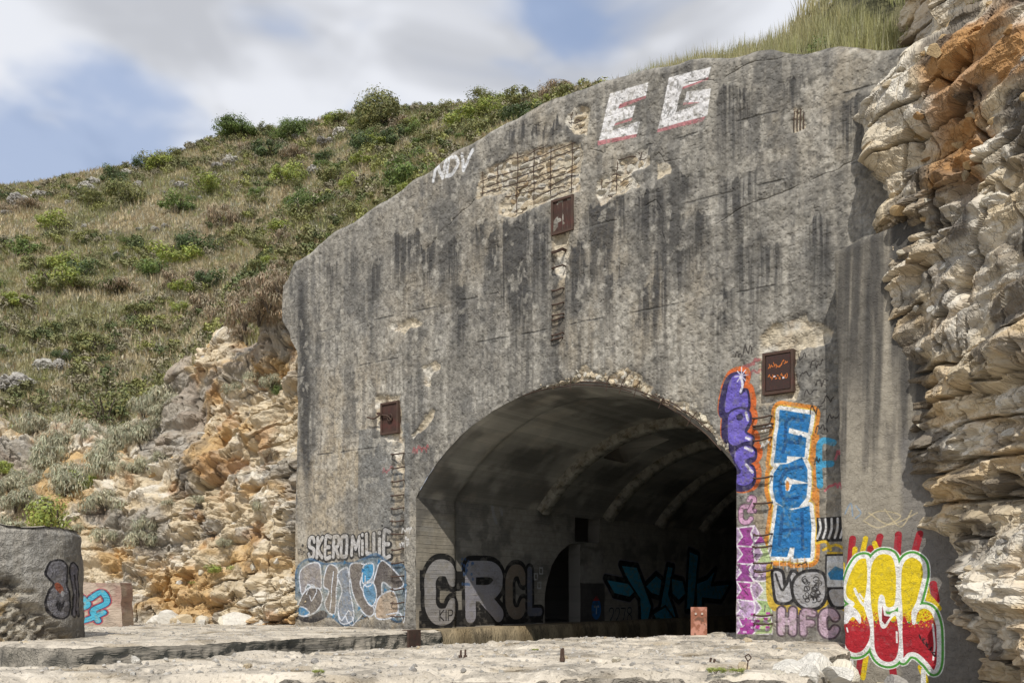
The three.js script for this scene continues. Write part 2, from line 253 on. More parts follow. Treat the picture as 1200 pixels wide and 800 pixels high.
const joints = [[5.38, 0.0, -6, -0.3], [7.9, -0.012, -6, 13], [10.35, -0.03, 5, 14], [9.15, -0.02, -6, 3], [3.0, 0, 12, 13], [12.1, -0.05, 7.5, 14]];
const crackPts = [[[5.9, 12.1], [6.3, 11.9], [6.5, 12.1], [6.75, 11.95]], [[7.6, 11.3], [7.85, 11.45], [8.0, 11.2], [8.4, 11.15]], [[7.5, 10.35], [7.75, 10.4], [7.9, 10.1], [7.95, 9.2], [7.9, 8.3]], [[2.3, 11.9], [1.6, 11.5], [0.9, 11.2], [0.2, 10.7]], [[8.6, 12.9], [9.4, 12.7], [10.2, 12.85], [11.3, 12.6]], [[9.3, 9.4], [9.9, 9.7], [11, 9.75], [12.9, 10.1]]];
const crackBox = crackPts.map((c) => [min(...c.map((p) => p[0])) - 0.3, max(...c.map((p) => p[0])) + 0.3, min(...c.map((p) => p[1])) - 0.3, max(...c.map((p) => p[1])) + 0.3]);
function crackD(w, h) {
  let d = 9; if (!crackBox.some((b) => w > b[0] && w < b[1] && h > b[2] && h < b[3])) return d;
  const ww = w + 0.14 * (fbm(w * 3, h * 3, 3, 71) - 0.5), hh = h + 0.14 * (fbm(w * 3, h * 3, 3, 73) - 0.5);
  for (const c of crackPts) for (let i = 1; i < c.length; i++) { const [ax, ay] = c[i - 1], [bx, by] = c[i]; if (ww < min(ax, bx) - 0.2 || ww > max(ax, bx) + 0.2 || hh < min(ay, by) - 0.2 || hh > max(ay, by) + 0.2) continue; const ex = bx - ax, ey = by - ay, t = clamp(((ww - ax) * ex + (hh - ay) * ey) / (ex * ex + ey * ey)); d = min(d, hypot(ww - ax - ex * t, hh - ay - ey * t)); }
  return d;
}
function jointD(w, h) { let d = 9; for (const [y, k, a, b] of joints) if (w > a && w < b && abs(h - y - k * w) < 0.12) d = min(d, abs(h - (y + k * w + 0.05 * (fbm(w * 1.2, y, 3, 12) - 0.5)))); return d; }

// ---------------------------------------------------------------- concrete of the facade: stains, streaks, repairs and graffiti
const FW0 = -6.4, FW1 = 15.4, FH0 = -0.6, FH1 = 14.1, FS = 2048 / (FW1 - FW0), FPH = Math.round((FH1 - FH0) * FS);
const streak = (w, h, f, s, m = 1) => m < 0.02 ? 0 : m * sstep(0.46, 0.66, fbm(w * f, h * 0.16 * f * 0.35 + 3, 4, s)) * sstep(0.3, 0.62, fbm(w * f * 4.2, h * 0.5, 3, s + 3));
const bell = (x, a, b) => exp(-(((x - a) / b) ** 2));
const lerp3 = (a, b, t) => { a[0] = mix(a[0], b[0], t); a[1] = mix(a[1], b[1], t); a[2] = mix(a[2], b[2], t); };
// run-off streaks: place along the wall, top, length, width
const runs = [[3.45, 10.95, 3.9, 0.66], [4.23, 10.75, 3.1, 0.64], [3.85, 10.9, 2.2, 0.6], [4.96, 10.0, 2.6, 0.34], [2.87, 10.79, 1.4, 0.39], [6.11, 10.67, 1.6, 0.46], [6.65, 10.64, 1.6, 0.45], [-0.61, 11.55, 2.0, 0.5], [-0.1, 11.45, 1.5, 0.4], [0.4, 11.08, 1.3, 0.35], [5.86, 9.35, 1.1, 0.31], [6.6, 8.98, 1.0, 0.25], [9.75, 12.5, 1.7, 0.5], [10.12, 9.1, 2.5, 0.35], [7.89, 9.01, 1.5, 0.24], [8.88, 9.98, 1.1, 0.28], [8.45, 10.88, 0.8, 0.2], [2.28, 11.12, 1.2, 0.3], [-2.58, 11.28, 2.0, 0.2], [-1.66, 10.83, 1.4, 0.31], [1.36, 10.91, 1.3, 0.32], [7.5, 10.6, 1.3, 0.45], [9.92, 10.48, 1.6, 0.5], [11.09, 12.2, 0.9, 0.3], [11.6, 8.97, 1.6, 0.35], [9.51, 8.08, 1.1, 0.3], [4.3, 13.2, 0.6, 1.3], [1.67, 9.65, 2.1, 0.2], [7.55, 8.48, 1.2, 0.34], [10.61, 8.8, 1.4, 0.3], [8.4, 9.2, 1.2, 0.5], [-3.6, 11.4, 1.3, 0.3], [5.5, 9.9, 2.2, 0.3], [12.3, 11.3, 1.5, 0.4]];
function runoff(w, h) {
  let d = 0, fib = -1, edge = 0;
  for (const [a, t, len, wd] of runs) {
    if (h > t + 0.4 || h < t - len * 1.6 || w < a - wd * 1.5 || w > a + wd * 1.5) continue;
    if (fib < 0) { fib = 0.6 * fbm(w * 8, h * 0.3, 4, 161) + 0.4 * fbm(w * 24, h * 0.9, 3, 163); edge = 0.8 * (fbm(w * 2.2, h * 0.3, 4, 162) - 0.5) + 0.3 * (fbm(w * 11, h, 2, 164) - 0.5); }
    const x = (w - a) / wd + 0.5 * (fbm(w * 2, h * 0.6, 3, 160) - 0.5), y = (t + edge - h) / (len * (0.6 + 1.1 * fib));
    if (y > 0) d = max(d, sstep(1.25, 0.25, abs(x)) * sstep(0, 0.04, y) * sstep(1.1, 0.1, y) * (0.25 + 1.0 * sstep(0.34, 0.6, fib)));
  }
  return d;
}
function concrete(w, h) {
  const big = fbm(w * 0.35, h * 0.35, 4, 1), med = fbm(w * 1.4, h * 1.4, 5, 2), mid = fbm(w * 4.2, h * 3.6, 5, 5), fine = fbm(w * 13, h * 11, 4, 3), gr = hash(floor(w * FS), floor(h * FS), 1);
  const c = [0.255, 0.237, 0.204], drip = fbm(w * 6.5, h * 0.45, 4, 10);
  lerp3(c, [0.41, 0.345, 0.25], clamp(sstep(-0.6, -2.2, w) * sstep(9.0, 5.2, h) * (0.6 + 0.6 * med) + sstep(0.47, 0.7, big) * 0.45));
  lerp3(c, [0.36, 0.34, 0.30], 0.55 * sstep(0.5, 0.68, med));
  lerp3(c, [0.15, 0.143, 0.13], 0.8 * sstep(0.50, 0.68, fbm(w * 1.1 + 9, h * 0.8, 5, 6)));
  lerp3(c, [0.135, 0.127, 0.112], 0.2 * sstep(0.52, 0.68, mid)); lerp3(c, [0.11, 0.105, 0.096], (w < -0.5 && h < 5.4 ? 0.2 : 0.5) * sstep(0.5, 0.68, drip) * sstep(0.3, 0.6, med)); lerp3(c, [0.37, 0.34, 0.285], 0.4 * sstep(0.48, 0.32, drip)); lerp3(c, [0.38, 0.35, 0.29], 0.15 * sstep(0.46, 0.32, mid)); lerp3(c, [0.10, 0.095, 0.085], 0.5 * sstep(0.62, 0.7, fbm(w * 9, h * 7, 4, 7)));
  // grey cement patch beside the left hatch ladder
  const gp = sstep(-2.42, -2.38, w) * sstep(-0.2, -0.35, w) * sstep(2.85, 2.95, h + 0.1 * (med - 0.5)) * sstep(6.0, 5.94, h);
  lerp3(c, [0.17, 0.17, 0.162], gp * 0.75);
  // dark run-off streaks (algae and soot carried down by rain)
  let dk = runoff(w, h);
  dk += 0.7 * streak(w, h, 1.6, 11, clamp(bell(h, 9.1, 1.9) * sstep(1.6, 3.2, w) * sstep(9.5, 7.6, w)));
  dk += 0.7 * streak(w + 20, h, 1.1, 17, clamp(bell(h, 9.6, 2.2) * 0.8 + bell(h, 11.6, 1.2) * sstep(8, 9.5, w)));
  dk += 0.95 * bell(w + 0.08 * (med - 0.5), -4.95 + 0.04 * (10 - h), 0.17 + 0.1 * fine) * sstep(2.2, 6, h) * sstep(11.6, 10.4, h);
  dk += 0.6 * streak(w + 7, h, 2.1, 23, sstep(4.2, 5.5, h) * sstep(8.6, 7.3, h) * 0.8);
  lerp3(c, [0.05, 0.048, 0.046], clamp(dk) * (0.6 + 0.55 * fine));
  // pale lime runs and crusts
  lerp3(c, [0.46, 0.43, 0.37], 0.6 * streak(w + 40, h, 2.6, 31, bell(h, 6.5, 1.9)) * (0.4 + fine));
  lerp3(c, [0.44, 0.41, 0.35], 0.5 * sstep(0.6, 0.74, fbm(w * 5.2, h * 3.4, 5, 35)) * sstep(0.4, 0.6, big + 0.06));
  const jd = jointD(w, h); if (jd < 0.06) lerp3(c, [0.10, 0.095, 0.085], 0.8 * (1 - sstep(0.008, 0.045, jd + 0.03 * (fine - 0.5))) * sstep(0.42, 0.62, fbm(w * 2, h * 2, 3, 8)));
  lerp3(c, [0.14, 0.13, 0.115], 0.7 * sstep(0.0, 0.6, 0.42 - abs(h - 0.05) * 1.6 + 0.6 * (med - 0.5)));        // dirt crust at the foot
  const slot = sstep(4.7, 4.76, w) * sstep(5.16, 5.1, w) * sstep(7.25, 7.4, h) * sstep(10.3, 10.2, h) + sstep(-1.02, -0.97, w) * sstep(-0.47, -0.52, w) * sstep(5.6, 5.5, h) + sstep(10.16, 10.2, w) * sstep(10.66, 10.62, w) * sstep(5.5, 5.4, h);
  if (slot > 0) { lerp3(c, [0.36, 0.3, 0.215], slot * 0.75 * sstep(0.36, 0.55, fbm(w * 4, h * 2.4, 4, 166))); lerp3(c, [0.09, 0.078, 0.064], slot * 0.7 * sstep(0.52, 0.62, fbm(w * 5, h * 3.2, 4, 167))); }
  const s = spall(w, h), cs = sstep(-0.015, 0.03, s);
  if (cs > 0) { const k = fbm(w * 2.2, h * 2.2, 4, 14), cr = [0.52, 0.45, 0.335]; lerp3(cr, [0.6, 0.56, 0.48], sstep(0.45, 0.7, k)); lerp3(cr, [0.36, 0.27, 0.17], 0.6 * sstep(0.55, 0.75, fbm(w * 4, h * 4, 4, 15))); lerp3(c, cr, cs); }
  const m = (0.74 + 0.46 * sstep(0.18, 0.82, fine) + 0.34 * (gr - 0.5)) * (0.86 + 0.28 * med);
  return [c[0] * m, c[1] * m, c[2] * m];
}
const inPlay = (w, h) => h < outline(w) + 0.2 && openSd(w, h) > -0.35;
const facadeCanvas = paint(2048, FPH, (u, v) => { const w = mix(FW0, FW1, u), h = mix(FH0, FH1, v); return inPlay(w, h) ? concrete(w, h) : [0.2, 0.19, 0.17]; });
{
  const [cv, x] = artCanvas(facadeCanvas, FS, FW0, FH1);
  const poly = (p, c) => { path(x, p); x.fillStyle = c; x.fill(); };
  // white block letters with pink shade under them, high on the wall
  for (const q of [...OUT.pinkE, ...OUT.pinkG]) poly(q, 'rgba(196,118,124,.85)');
  poly(OUT.E, 'rgba(240,238,238,.97)'); poly(OUT.G, 'rgba(240,238,238,.97)');
  x.lineWidth = 0.012; x.strokeStyle = 'rgba(60,60,60,.7)'; for (let i = 0; i < 16; i++) { x.beginPath(); const a = 7.95 + 0.04 * i; x.moveTo(a, 12.3 + 0.06 * sin(i * 2.1)); x.lineTo(a + 0.05, 12.42 + 0.06 * cos(i * 1.7)); x.stroke(); }
  word(x, 'NDV', 0.6, 12.72, 1.4, 0.46, [{ width: 0.11, color: 'rgba(236,238,242,.9)' }], { lean: 0.25 });
  // grey tag with black outline beside the left ladder
  const name = [{ width: 0.235, color: '#242424', dx: 0.015, dy: -0.02 }, { width: 0.125, color: '#bfbdbc' }];
  word(x, 'SKERO', -4.66, 2.16, 1.76, 0.62, name, { gap: 0.32, lean: 0.04 }); word(x, 'M', -2.7, 2.2, 0.42, 0.54, name); word(x, 'i', -2.3, 2.22, 0.2, 0.56, name); word(x, 'LL', -2.04, 2.22, 0.52, 0.58, name, { gap: 0.5 }); word(x, 'i', -1.58, 2.22, 0.2, 0.6, name); word(x, 'E', -1.32, 2.12, 0.28, 0.72, name);
  x.fillStyle = '#222'; for (const [a, b, r] of [[-2.76, 2.5, 0.045], [-4.9, 2.55, 0.05], [-5.0, 2.42, 0.03], [-4.86, 2.35, 0.03], [-1.35, 3.03, 0.04], [-1.05, 3.15, 0.03]]) { x.beginPath(); x.arc(a, b, r, 0, 7); x.fill(); }
  word(x, 'G', -5.15, 2.3, 0.12, 0.14, [{ width: 0.025, color: '#3a3530' }]); word(x, 'S', -4.99, 2.27, 0.1, 0.12, [{ width: 0.025, color: '#3a3530' }]);
  // blue, grey and white wild-style piece under it
  const blob = (p, f, st, lw) => { smooth(x, p); x.fillStyle = f; x.fill(); if (st) { x.strokeStyle = st; x.lineWidth = lw; x.stroke(); } };
  const W_ = '#d3d9e4', B_ = 'rgba(64,110,148,.95)', G_ = '#6d6a68';
  const back = [[-5.35, 0.35], [-5.3, 1.1], [-5.2, 1.85], [-4.6, 2.12], [-3.9, 1.95], [-3.1, 1.98], [-2.6, 1.95], [-2.05, 2.1], [-1.6, 2.2], [-1.0, 1.9], [-0.5, 1.8], [-0.42, 1.1], [-0.5, 0.4], [-0.8, 0.2], [-1.5, 0.5], [-2.3, 0.25], [-3.0, 0.05], [-3.6, 0.3], [-4.6, 0.25]];
  blob(back, 'rgba(56,104,150,.42)', 'rgba(50,90,135,.6)', 0.07);
  blob([[-5.3, 0.42], [-4.7, 0.28], [-4.0, 0.5], [-3.8, 0.3], [-4.5, 0.1], [-5.2, 0.2]], '#2c2b2d', null);
  const letters = [
    [[[-5.05, 1.75], [-4.2, 1.98], [-4.05, 1.25], [-4.3, 1.2], [-4.7, 1.3], [-4.85, 1.0], [-5.0, 1.1]], '#8f8b8e'], [[[-4.95, 0.95], [-4.6, 1.2], [-4.15, 1.15], [-4.0, 0.85], [-4.3, 0.45], [-4.9, 0.3], [-5.2, 0.5]], '#5f5a58'],
    [[[-5.1, 0.6], [-4.8, 0.55], [-4.6, 0.4], [-4.9, 0.3], [-5.2, 0.4]], '#3d78a6'], [[[-3.75, 1.9], [-3.3, 1.75], [-3.35, 1.1], [-3.45, 0.4], [-3.8, 0.5], [-3.9, 0.75], [-3.7, 1.1], [-3.95, 1.3]], '#7b736c'],
    [[[-3.3, 1.6], [-2.85, 1.8], [-2.75, 1.1], [-2.6, 0.3], [-3.1, 0.1], [-3.3, 0.6], [-3.1, 1.1]], '#7d8796'], [[[-2.7, 1.9], [-2.05, 1.85], [-2.3, 1.3], [-1.7, 0.55], [-2.0, 0.35], [-2.5, 0.8], [-2.7, 1.3]], '#6e6763'],
    [[[-1.35, 2.0], [-0.55, 1.35], [-0.9, 1.15], [-1.35, 1.35], [-1.4, 0.8], [-1.75, 0.7], [-1.7, 1.4]], '#5a5452'], [[[-2.15, 1.85], [-1.75, 1.9], [-1.8, 1.5], [-2.2, 1.35]], '#3f8fc0'], [[[-1.55, 0.85], [-1.0, 1.1], [-0.75, 0.7], [-0.9, 0.35], [-1.6, 0.3]], '#b39e88'],
    [[[-2.15, 1.25], [-1.75, 1.35], [-1.6, 0.95], [-1.8, 0.65], [-2.1, 0.9]], '#5f8db0'],
  ];
  for (const [p, f] of letters) blob(p, f, W_, 0.05);
  x.strokeStyle = W_; x.lineWidth = 0.04; for (const p of [[[-4.75, 1.0], [-4.5, 1.3], [-4.3, 1.1], [-4.5, 0.8], [-4.6, 0.95]], [[-3.65, 0.5], [-3.6, 1.0], [-3.5, 1.7]], [[-2.95, 0.35], [-2.7, 0.05], [-2.2, 0.4]], [[-2.1, 1.55], [-2.05, 1.25], [-1.8, 1.3], [-1.8, 1.55]], [[-1.2, 0.4], [-0.7, 0.45], [-0.5, 0.2], [-0.42, 1.1]], [[-3.3, 0.5], [-3.1, 0.2], [-2.8, 0.5], [-2.6, 0.15]]]) { smooth(x, p, false); x.stroke(); }
  x.fillStyle = '#1f6aa3'; for (const [a, b] of [[-3.0, 1.95], [-2.35, 0.55], [-3.5, 0.3], [-1.25, 1.1], [-0.45, 1.25], [-1.5, 1.95], [-2.2, 1.7]]) { x.beginPath(); x.moveTo(a - 0.07, b - 0.06); x.lineTo(a + 0.09, b + 0.02); x.lineTo(a - 0.02, b + 0.1); x.fill(); }
  // small red and white scribbles, left of the arch
  const scrib = (a, b, wd, ht, c, lw, n, sd) => { const r = rng(sd); x.strokeStyle = c; x.lineWidth = lw; x.beginPath(); x.moveTo(a, b); for (let i = 1; i <= n; i++) x.quadraticCurveTo(a + wd * (i - 0.5) / n, b + ht * r() * 1.4, a + wd * i / n, b + ht * (r() - 0.2)); x.stroke(); };
  scrib(-0.15, 5.1, 0.6, 0.28, 'rgba(178,84,88,.7)', 0.05, 7, 3); scrib(-1.35, 4.6, 0.4, 0.2, 'rgba(178,84,88,.6)', 0.05, 5, 4); scrib(-0.6, 2.75, 0.42, 0.26, 'rgba(225,225,225,.85)', 0.03, 6, 5); scrib(-0.7, 2.4, 0.42, 0.3, 'rgba(225,225,225,.85)', 0.03, 6, 6); scrib(-2.3, 0.25, 0.35, 0.14, '#3a332c', 0.03, 6, 7);
  // purple bubble letters with orange halo
  const bub = [OUT.L1, OUT.R1, OUT.S1];
  for (const p of bub) { smooth(x, p); x.strokeStyle = '#d9652c'; x.lineWidth = 0.3; x.stroke(); }
  for (const p of bub) { smooth(x, p.map(([a, b]) => [a - 0.05, b - 0.04])); x.strokeStyle = '#2b2452'; x.lineWidth = 0.16; x.stroke(); }
  for (const p of bub) { smooth(x, p); x.fillStyle = '#6a5cc0'; x.fill(); x.strokeStyle = '#2b2452'; x.lineWidth = 0.05; x.stroke(); }
  x.fillStyle = '#2b2452'; x.beginPath(); x.arc(9.86, 4.98, 0.08, 0, 7); x.fill();
  x.strokeStyle = '#e6e2f2'; x.lineWidth = 0.06; for (const p of [[[9.88, 5.88], [9.93, 5.7], [9.88, 5.55]], [[10.0, 5.06], [10.05, 4.9]], [[10.02, 4.5], [10.1, 4.46]], [[10.0, 4.28], [10.15, 4.2]], [[10.02, 3.9], [10.16, 3.72]]]) { smooth(x, p, false); x.stroke(); }
  x.lineWidth = 0.025; for (const [a, b] of [[0.16, 0], [0, 0.2], [0.1, 0.12], [0.1, -0.12]]) { x.beginPath(); x.moveTo(9.9 - a, 5.9 - b); x.lineTo(9.9 + a, 5.9 + b); x.stroke(); }
  // tall blue letters, white edge, orange halo
  const tall = [OUT.fF, OUT.fC, OUT.fH];
  for (const p of tall) { path(x, p); x.strokeStyle = '#e08a35'; x.lineWidth = 0.42; x.stroke(); }
  x.fillStyle = '#e08a35'; x.fillRect(10.55, 1.68, 0.95, 0.3); x.fillRect(11.3, 2.2, 0.36, 2.2);
  for (const p of tall) { path(x, p); x.strokeStyle = '#f0c646'; x.lineWidth = 0.25; x.stroke(); }
  for (const p of tall) { path(x, p); x.strokeStyle = '#f4f4f2'; x.lineWidth = 0.2; x.stroke(); }
  for (const p of tall) { path(x, p); x.fillStyle = '#1b72b8'; x.fill(); x.strokeStyle = '#1b72b8'; x.lineWidth = 0.02; x.stroke(); }
  x.lineWidth = 0.018; for (let i = 0; i < 12; i++) { x.strokeStyle = i % 2 ? 'rgba(240,240,238,.8)' : 'rgba(224,138,53,.8)'; const a = 10.55 + 0.08 * i, b = 1.75 + 0.05 * hash(i, 4, 4); x.beginPath(); x.moveTo(a, b); x.lineTo(a + 0.005, b - 0.1 - 0.35 * hash(i, 5, 4)); x.stroke(); }
  x.strokeStyle = '#0f4f8d'; x.lineWidth = 0.075; for (const p of [[[11.3, 4.75], [10.95, 4.78], [10.92, 4.3], [10.86, 4.1]], [[10.95, 4.32], [11.2, 4.28], [11.25, 4.4]], [[11.3, 3.75], [10.95, 3.7], [10.8, 3.4], [10.9, 3.08], [11.2, 3.1]], [[10.85, 2.75], [10.78, 2.1]], [[11.28, 2.75], [11.3, 1.98]], [[10.82, 2.4], [11.28, 2.42]]]) { smooth(x, p, false); x.stroke(); }
  x.fillStyle = '#e08a35'; x.beginPath(); x.ellipse(10.96, 3.36, 0.04, 0.11, 0, 0, 7); x.fill();
  // pale blue and red letters at the corner
  word(x, 'F', 11.64, 3.32, 0.36, 0.88, [{ width: 0.14, color: '#3f9fce' }]); word(x, 'C', 12.16, 3.6, 0.3, 0.5, [{ width: 0.09, color: '#3f9fce' }]); scrib(11.78, 3.2, 0.36, 0.22, 'rgba(202,88,104,.8)', 0.05, 4, 8); scrib(12.0, 3.85, 0.16, 0.25, 'rgba(202,88,104,.7)', 0.05, 3, 9);
  // pink letters at the arch corner
  word(x, 'C', 9.88, 2.62, 0.26, 0.34, [{ width: 0.13, color: '#6b4862' }, { width: 0.09, color: '#d19fc0' }]); word(x, '2', 10.06, 2.86, 0.16, 0.3, [{ width: 0.11, color: '#6b4862' }, { width: 0.075, color: '#d19fc0' }]);
  // magenta and lime angular piece
  const r5 = rng(77), cols = ['#9f3f97', '#b9cf92', '#c9a6d4', '#a9c884', '#b3479f', '#cfd8b6', '#8f3d8c', '#c8b0d2'];
  path(x, [[9.79, 2.5], [10.2, 2.55], [10.42, 2.2], [10.6, 1.7], [10.62, 0.12], [9.8, 0.12]]); x.fillStyle = '#b79cc0'; x.fill();
  x.save(); x.clip(); let ci = 0;
  for (let r = 0; r < 6; r++) for (let q = 0; q < 2; q++) { const a = 9.78 + q * 0.42 + 0.1 * (r5() - 0.5), b = 0.1 + r * 0.4, p = [[a, b], [a + 0.46, b + 0.12 * (r5() - 0.5)], [a + 0.3 + 0.2 * r5(), b + 0.25], [a + 0.42, b + 0.42], [a + 0.1 * r5(), b + 0.4], [a + 0.16, b + 0.2]]; path(x, p); x.fillStyle = r === 5 ? '#9c3c95' : cols[ci++ % cols.length]; x.fill(); x.strokeStyle = '#efe9f1'; x.lineWidth = 0.035; x.stroke(); }
  for (let i = 0; i < 26; i++) { x.strokeStyle = i % 3 ? '#463546' : '#efe9f1'; x.lineWidth = 0.018; x.beginPath(); const a = 9.8 + 0.8 * r5(), b = 0.3 + 2.1 * r5(); x.moveTo(a, b); x.lineTo(a + 0.3 * (r5() - 0.5), b + 0.3 * (r5() - 0.5)); x.stroke(); }
  for (let i = 0; i < 26; i++) { x.fillStyle = i % 2 ? '#b92fa0' : '#d8b6da'; x.fillRect(9.8 + 0.7 * r5(), 0.12 + 0.45 * r5(), 0.09, 0.05); } x.restore();
  // silver piece with black outline, yellow under it
  x.strokeStyle = '#d9b53a'; x.lineWidth = 0.16; smooth(x, [[10.55, 1.6], [10.6, 0.8], [11.0, 0.7], [11.5, 0.62], [11.9, 0.9], [12.3, 0.66]], false); x.stroke();
  for (const [p, f] of [[[[10.62, 1.52], [10.85, 1.5], [10.92, 1.2], [11.05, 1.5], [11.2, 1.42], [11.15, 1.0], [11.0, 0.82], [10.72, 0.84], [10.65, 1.1]], '#b6b5b8'], [[[11.1, 1.3], [11.35, 1.5], [11.75, 1.45], [11.82, 1.0], [11.65, 0.72], [11.3, 0.72], [11.1, 0.95]], '#a9a8ab'], [[[11.85, 1.1], [12.2, 1.15], [12.25, 0.78], [11.95, 0.76]], '#b9b8bb']]) blob(p, f, '#1e1d1f', 0.07);
  x.strokeStyle = '#2a292b'; x.lineWidth = 0.02; for (let i = 0; i < 34; i++) { x.beginPath(); x.arc(11.35 + 0.32 * r5(), 0.85 + 0.5 * r5(), 0.04 + 0.03 * r5(), r5() * 6, r5() * 6 + 3); x.stroke(); }
  smooth(x, [[10.7, 1.45], [10.85, 1.1], [11.0, 1.35], [11.05, 1.15]], false); x.lineWidth = 0.05; x.stroke();
  // zebra stripes and white-blue square
  x.fillStyle = '#262527'; x.fillRect(11.6, 2.12, 0.6, 0.52); x.strokeStyle = '#e4e4e4'; x.lineWidth = 0.05; for (let i = 0; i < 5; i++) { smooth(x, [[11.62 + i * 0.12, 2.2], [11.68 + i * 0.12, 2.4], [11.66 + i * 0.13, 2.6]], false); x.stroke(); }
  x.strokeStyle = '#e2b92e'; x.lineWidth = 0.06; for (const p of [[[11.62, 2.1], [11.8, 2.12], [11.9, 1.95]], [[11.75, 1.95], [12.0, 2.05], [12.2, 1.95]], [[11.85, 1.88], [12.2, 1.86]]]) { smooth(x, p, false); x.stroke(); }
  x.fillStyle = '#e4e8ec'; x.fillRect(11.82, 1.16, 0.42, 0.66); poly([[11.85, 1.45], [12.0, 1.6], [12.24, 1.5], [12.24, 1.3], [11.9, 1.32]], '#2f86c4'); x.strokeStyle = '#1e1d1f'; x.lineWidth = 0.04; x.strokeRect(11.81, 1.14, 0.46, 0.7);
  const hfc = [{ width: 0.24, color: '#55464f' }, { width: 0.16, color: '#c3a8bb' }]; word(x, 'H', 10.8, 0.2, 0.32, 0.45, hfc); word(x, 'F', 11.3, 0.18, 0.26, 0.42, [{ width: 0.2, color: '#5d4c56' }, { width: 0.13, color: '#b89db0' }]); word(x, 'C', 11.72, 0.18, 0.3, 0.44, hfc);
  // black pen tags round the right hatch
  for (let i = 0; i < 9; i++) scrib(11.1 + 0.06 * i + 0.3 * (i % 2), 6.05 - 0.2 * i, 0.26, 0.2, '#2f2b29', 0.022, 4, 30 + i);
  scrib(9.75, 6.35, 0.4, 0.3, '#3a3633', 0.025, 5, 50); scrib(9.95, 6.1, 0.35, 0.14, 'rgba(160,72,78,.65)', 0.06, 6, 51); scrib(10.05, 5.9, 0.3, 0.12, 'rgba(160,72,78,.55)', 0.05, 5, 52); scrib(11.55, 3.75, 0.12, 0.25, '#2a2a2a', 0.02, 4, 53); scrib(11.2, 1.62, 0.2, 0.1, '#2a2320', 0.022, 5, 54);
  for (const [a, b] of [[10.36, 4.62], [10.34, 4.25]]) scrib(a, b, 0.22, 0.16, '#dcdcdc', 0.025, 5, 60 + a * 9);
  wear(facadeCanvas, cv, (px, py) => { const w = FW0 + px / FS, h = FH1 - py / FS, hi = h > 11.8 ? 0.55 : 0.36; return (0.93 - 0.06 * fbm(w * 10, h * 10, 2, 80)) * (1 - hi * sstep(0.55, 0.72, fbm(w * 16, h * 11, 3, 81))) * (1 - (w < 0 ? 0.3 : 0.06) * sstep(0.45, 0.7, fbm(w * 2.5, h * 2.5, 4, 82))) * (1 - 0.9 * sstep(0.02, 0.08, spall(w, h))); });
}
const facadeBump = paint(1536, Math.round(FPH * 0.75), (u, v) => {
  const w = mix(FW0, FW1, u), h = mix(FH0, FH1, v); if (!inPlay(w, h)) return 0.5;
  const pit = noise2(w * 26, h * 26, 90), big = noise2(w * 9, h * 9, 97);
  let z = 0.5 + 0.75 * (fbm(w * 9, h * 9, 5, 91) - 0.5) + 0.3 * (fbm(w * 2.5, h * 5, 4, 92) - 0.5) - 0.18 * sstep(0.72, 0.85, pit) - 0.1 * sstep(0.84, 0.93, big);
  z -= 0.4 * (1 - sstep(0.002, 0.022, crackD(w, h))) * sstep(0.34, 0.52, fbm(w * 3, h * 3, 3, 98)) + 0.25 * (1 - sstep(0.005, 0.03, jointD(w, h))) * sstep(0.4, 0.6, fbm(w * 2, h * 2, 3, 8));
  const s = spall(w, h); if (s > 0) z += 0.4 * (fbm(w * 6, h * 8, 4, 93) - 0.5) - 0.2 * (1 - sstep(0.0, 0.04, abs(fbm(w * 3, h * 6, 3, 94) - 0.5)));
  return z;
}, false);
M.facade = new THREE.MeshStandardMaterial({ map: tex(facadeCanvas, true), bumpMap: tex(facadeBump, false), bumpScale: 0.065, roughness: 0.96 });

// ---------------------------------------------------------------- portal geometry
const portal = group('tunnel_portal', ...P0, TURN);
top(portal, 'weathered grey concrete tunnel portal with a wide dark arch, covered in graffiti', 'tunnel entrance');
const FUV = (w, h) => [(w - FW0) / (FW1 - FW0), (h - FH0) / (FH1 - FH0)];
function relief(w, h) {
  const s = spall(w, h), rec = sstep(-0.02, 0.07, s), lift = floor((h + 0.03 * w) / 2.45);
  let n = 0.05 * (fbm(w * 0.8, h * 0.8, 3, 61) - 0.5) + 0.06 * (fbm(w * 3.0, h * 3.6, 3, 62) - 0.5) + 0.022 * (hash(lift, 3, 1) - 0.5);
  const slot = sstep(4.68, 4.74, w) * sstep(5.18, 5.12, w) * sstep(7.2, 7.3, h) * sstep(10.3, 10.2, h) + sstep(-1.03, -0.98, w) * sstep(-0.46, -0.51, w) * sstep(5.6, 5.5, h) + sstep(10.14, 10.2, w) * sstep(10.68, 10.62, w) * sstep(5.5, 5.4, h);
  n -= rec * (0.085 + 0.09 * (fbm(w * 5, h * 6, 3, 63) - 0.5)) + 0.035 * slot + 0.02 * (1 - sstep(0.01, 0.05, crackD(w, h)));
  n -= 0.09 * sstep(0.16, 0, outline(w) - h) ** 2;
  return n;
}
const leftEdge = table([[-1, -5.32], [8.7, -5.2], [9.3, -5.55], [10, -5.95], [12, -5.9]]);
const facadeG = sheet(-6.2, 15.3, -1.3, 13.9, 0.075, [(w, h) => edgeTop(w) - h, (w, h) => openSd(w, h) - chip(w, h), (w, h) => w - leftEdge(h) - 0.08 * (fbm(h * 2, 1, 3, 66) - 0.5)], (w, h) => [w, h, relief(w, h)], FUV);
mesh('facade_wall', facadeG, M.facade, portal);
mesh('coping', skirt(facadeG, 4, (x, y, z, r) => [x, y + 0.05 * r * (fbm(x * 3, r * 3, 2, 4)), z - 1.7 * r], (x, y, z) => [...FUV(x, y - 0.4 + 0.25 * z)], (x, y) => openSd(x, y) > 0.6 && y > -1), M.facade, portal);

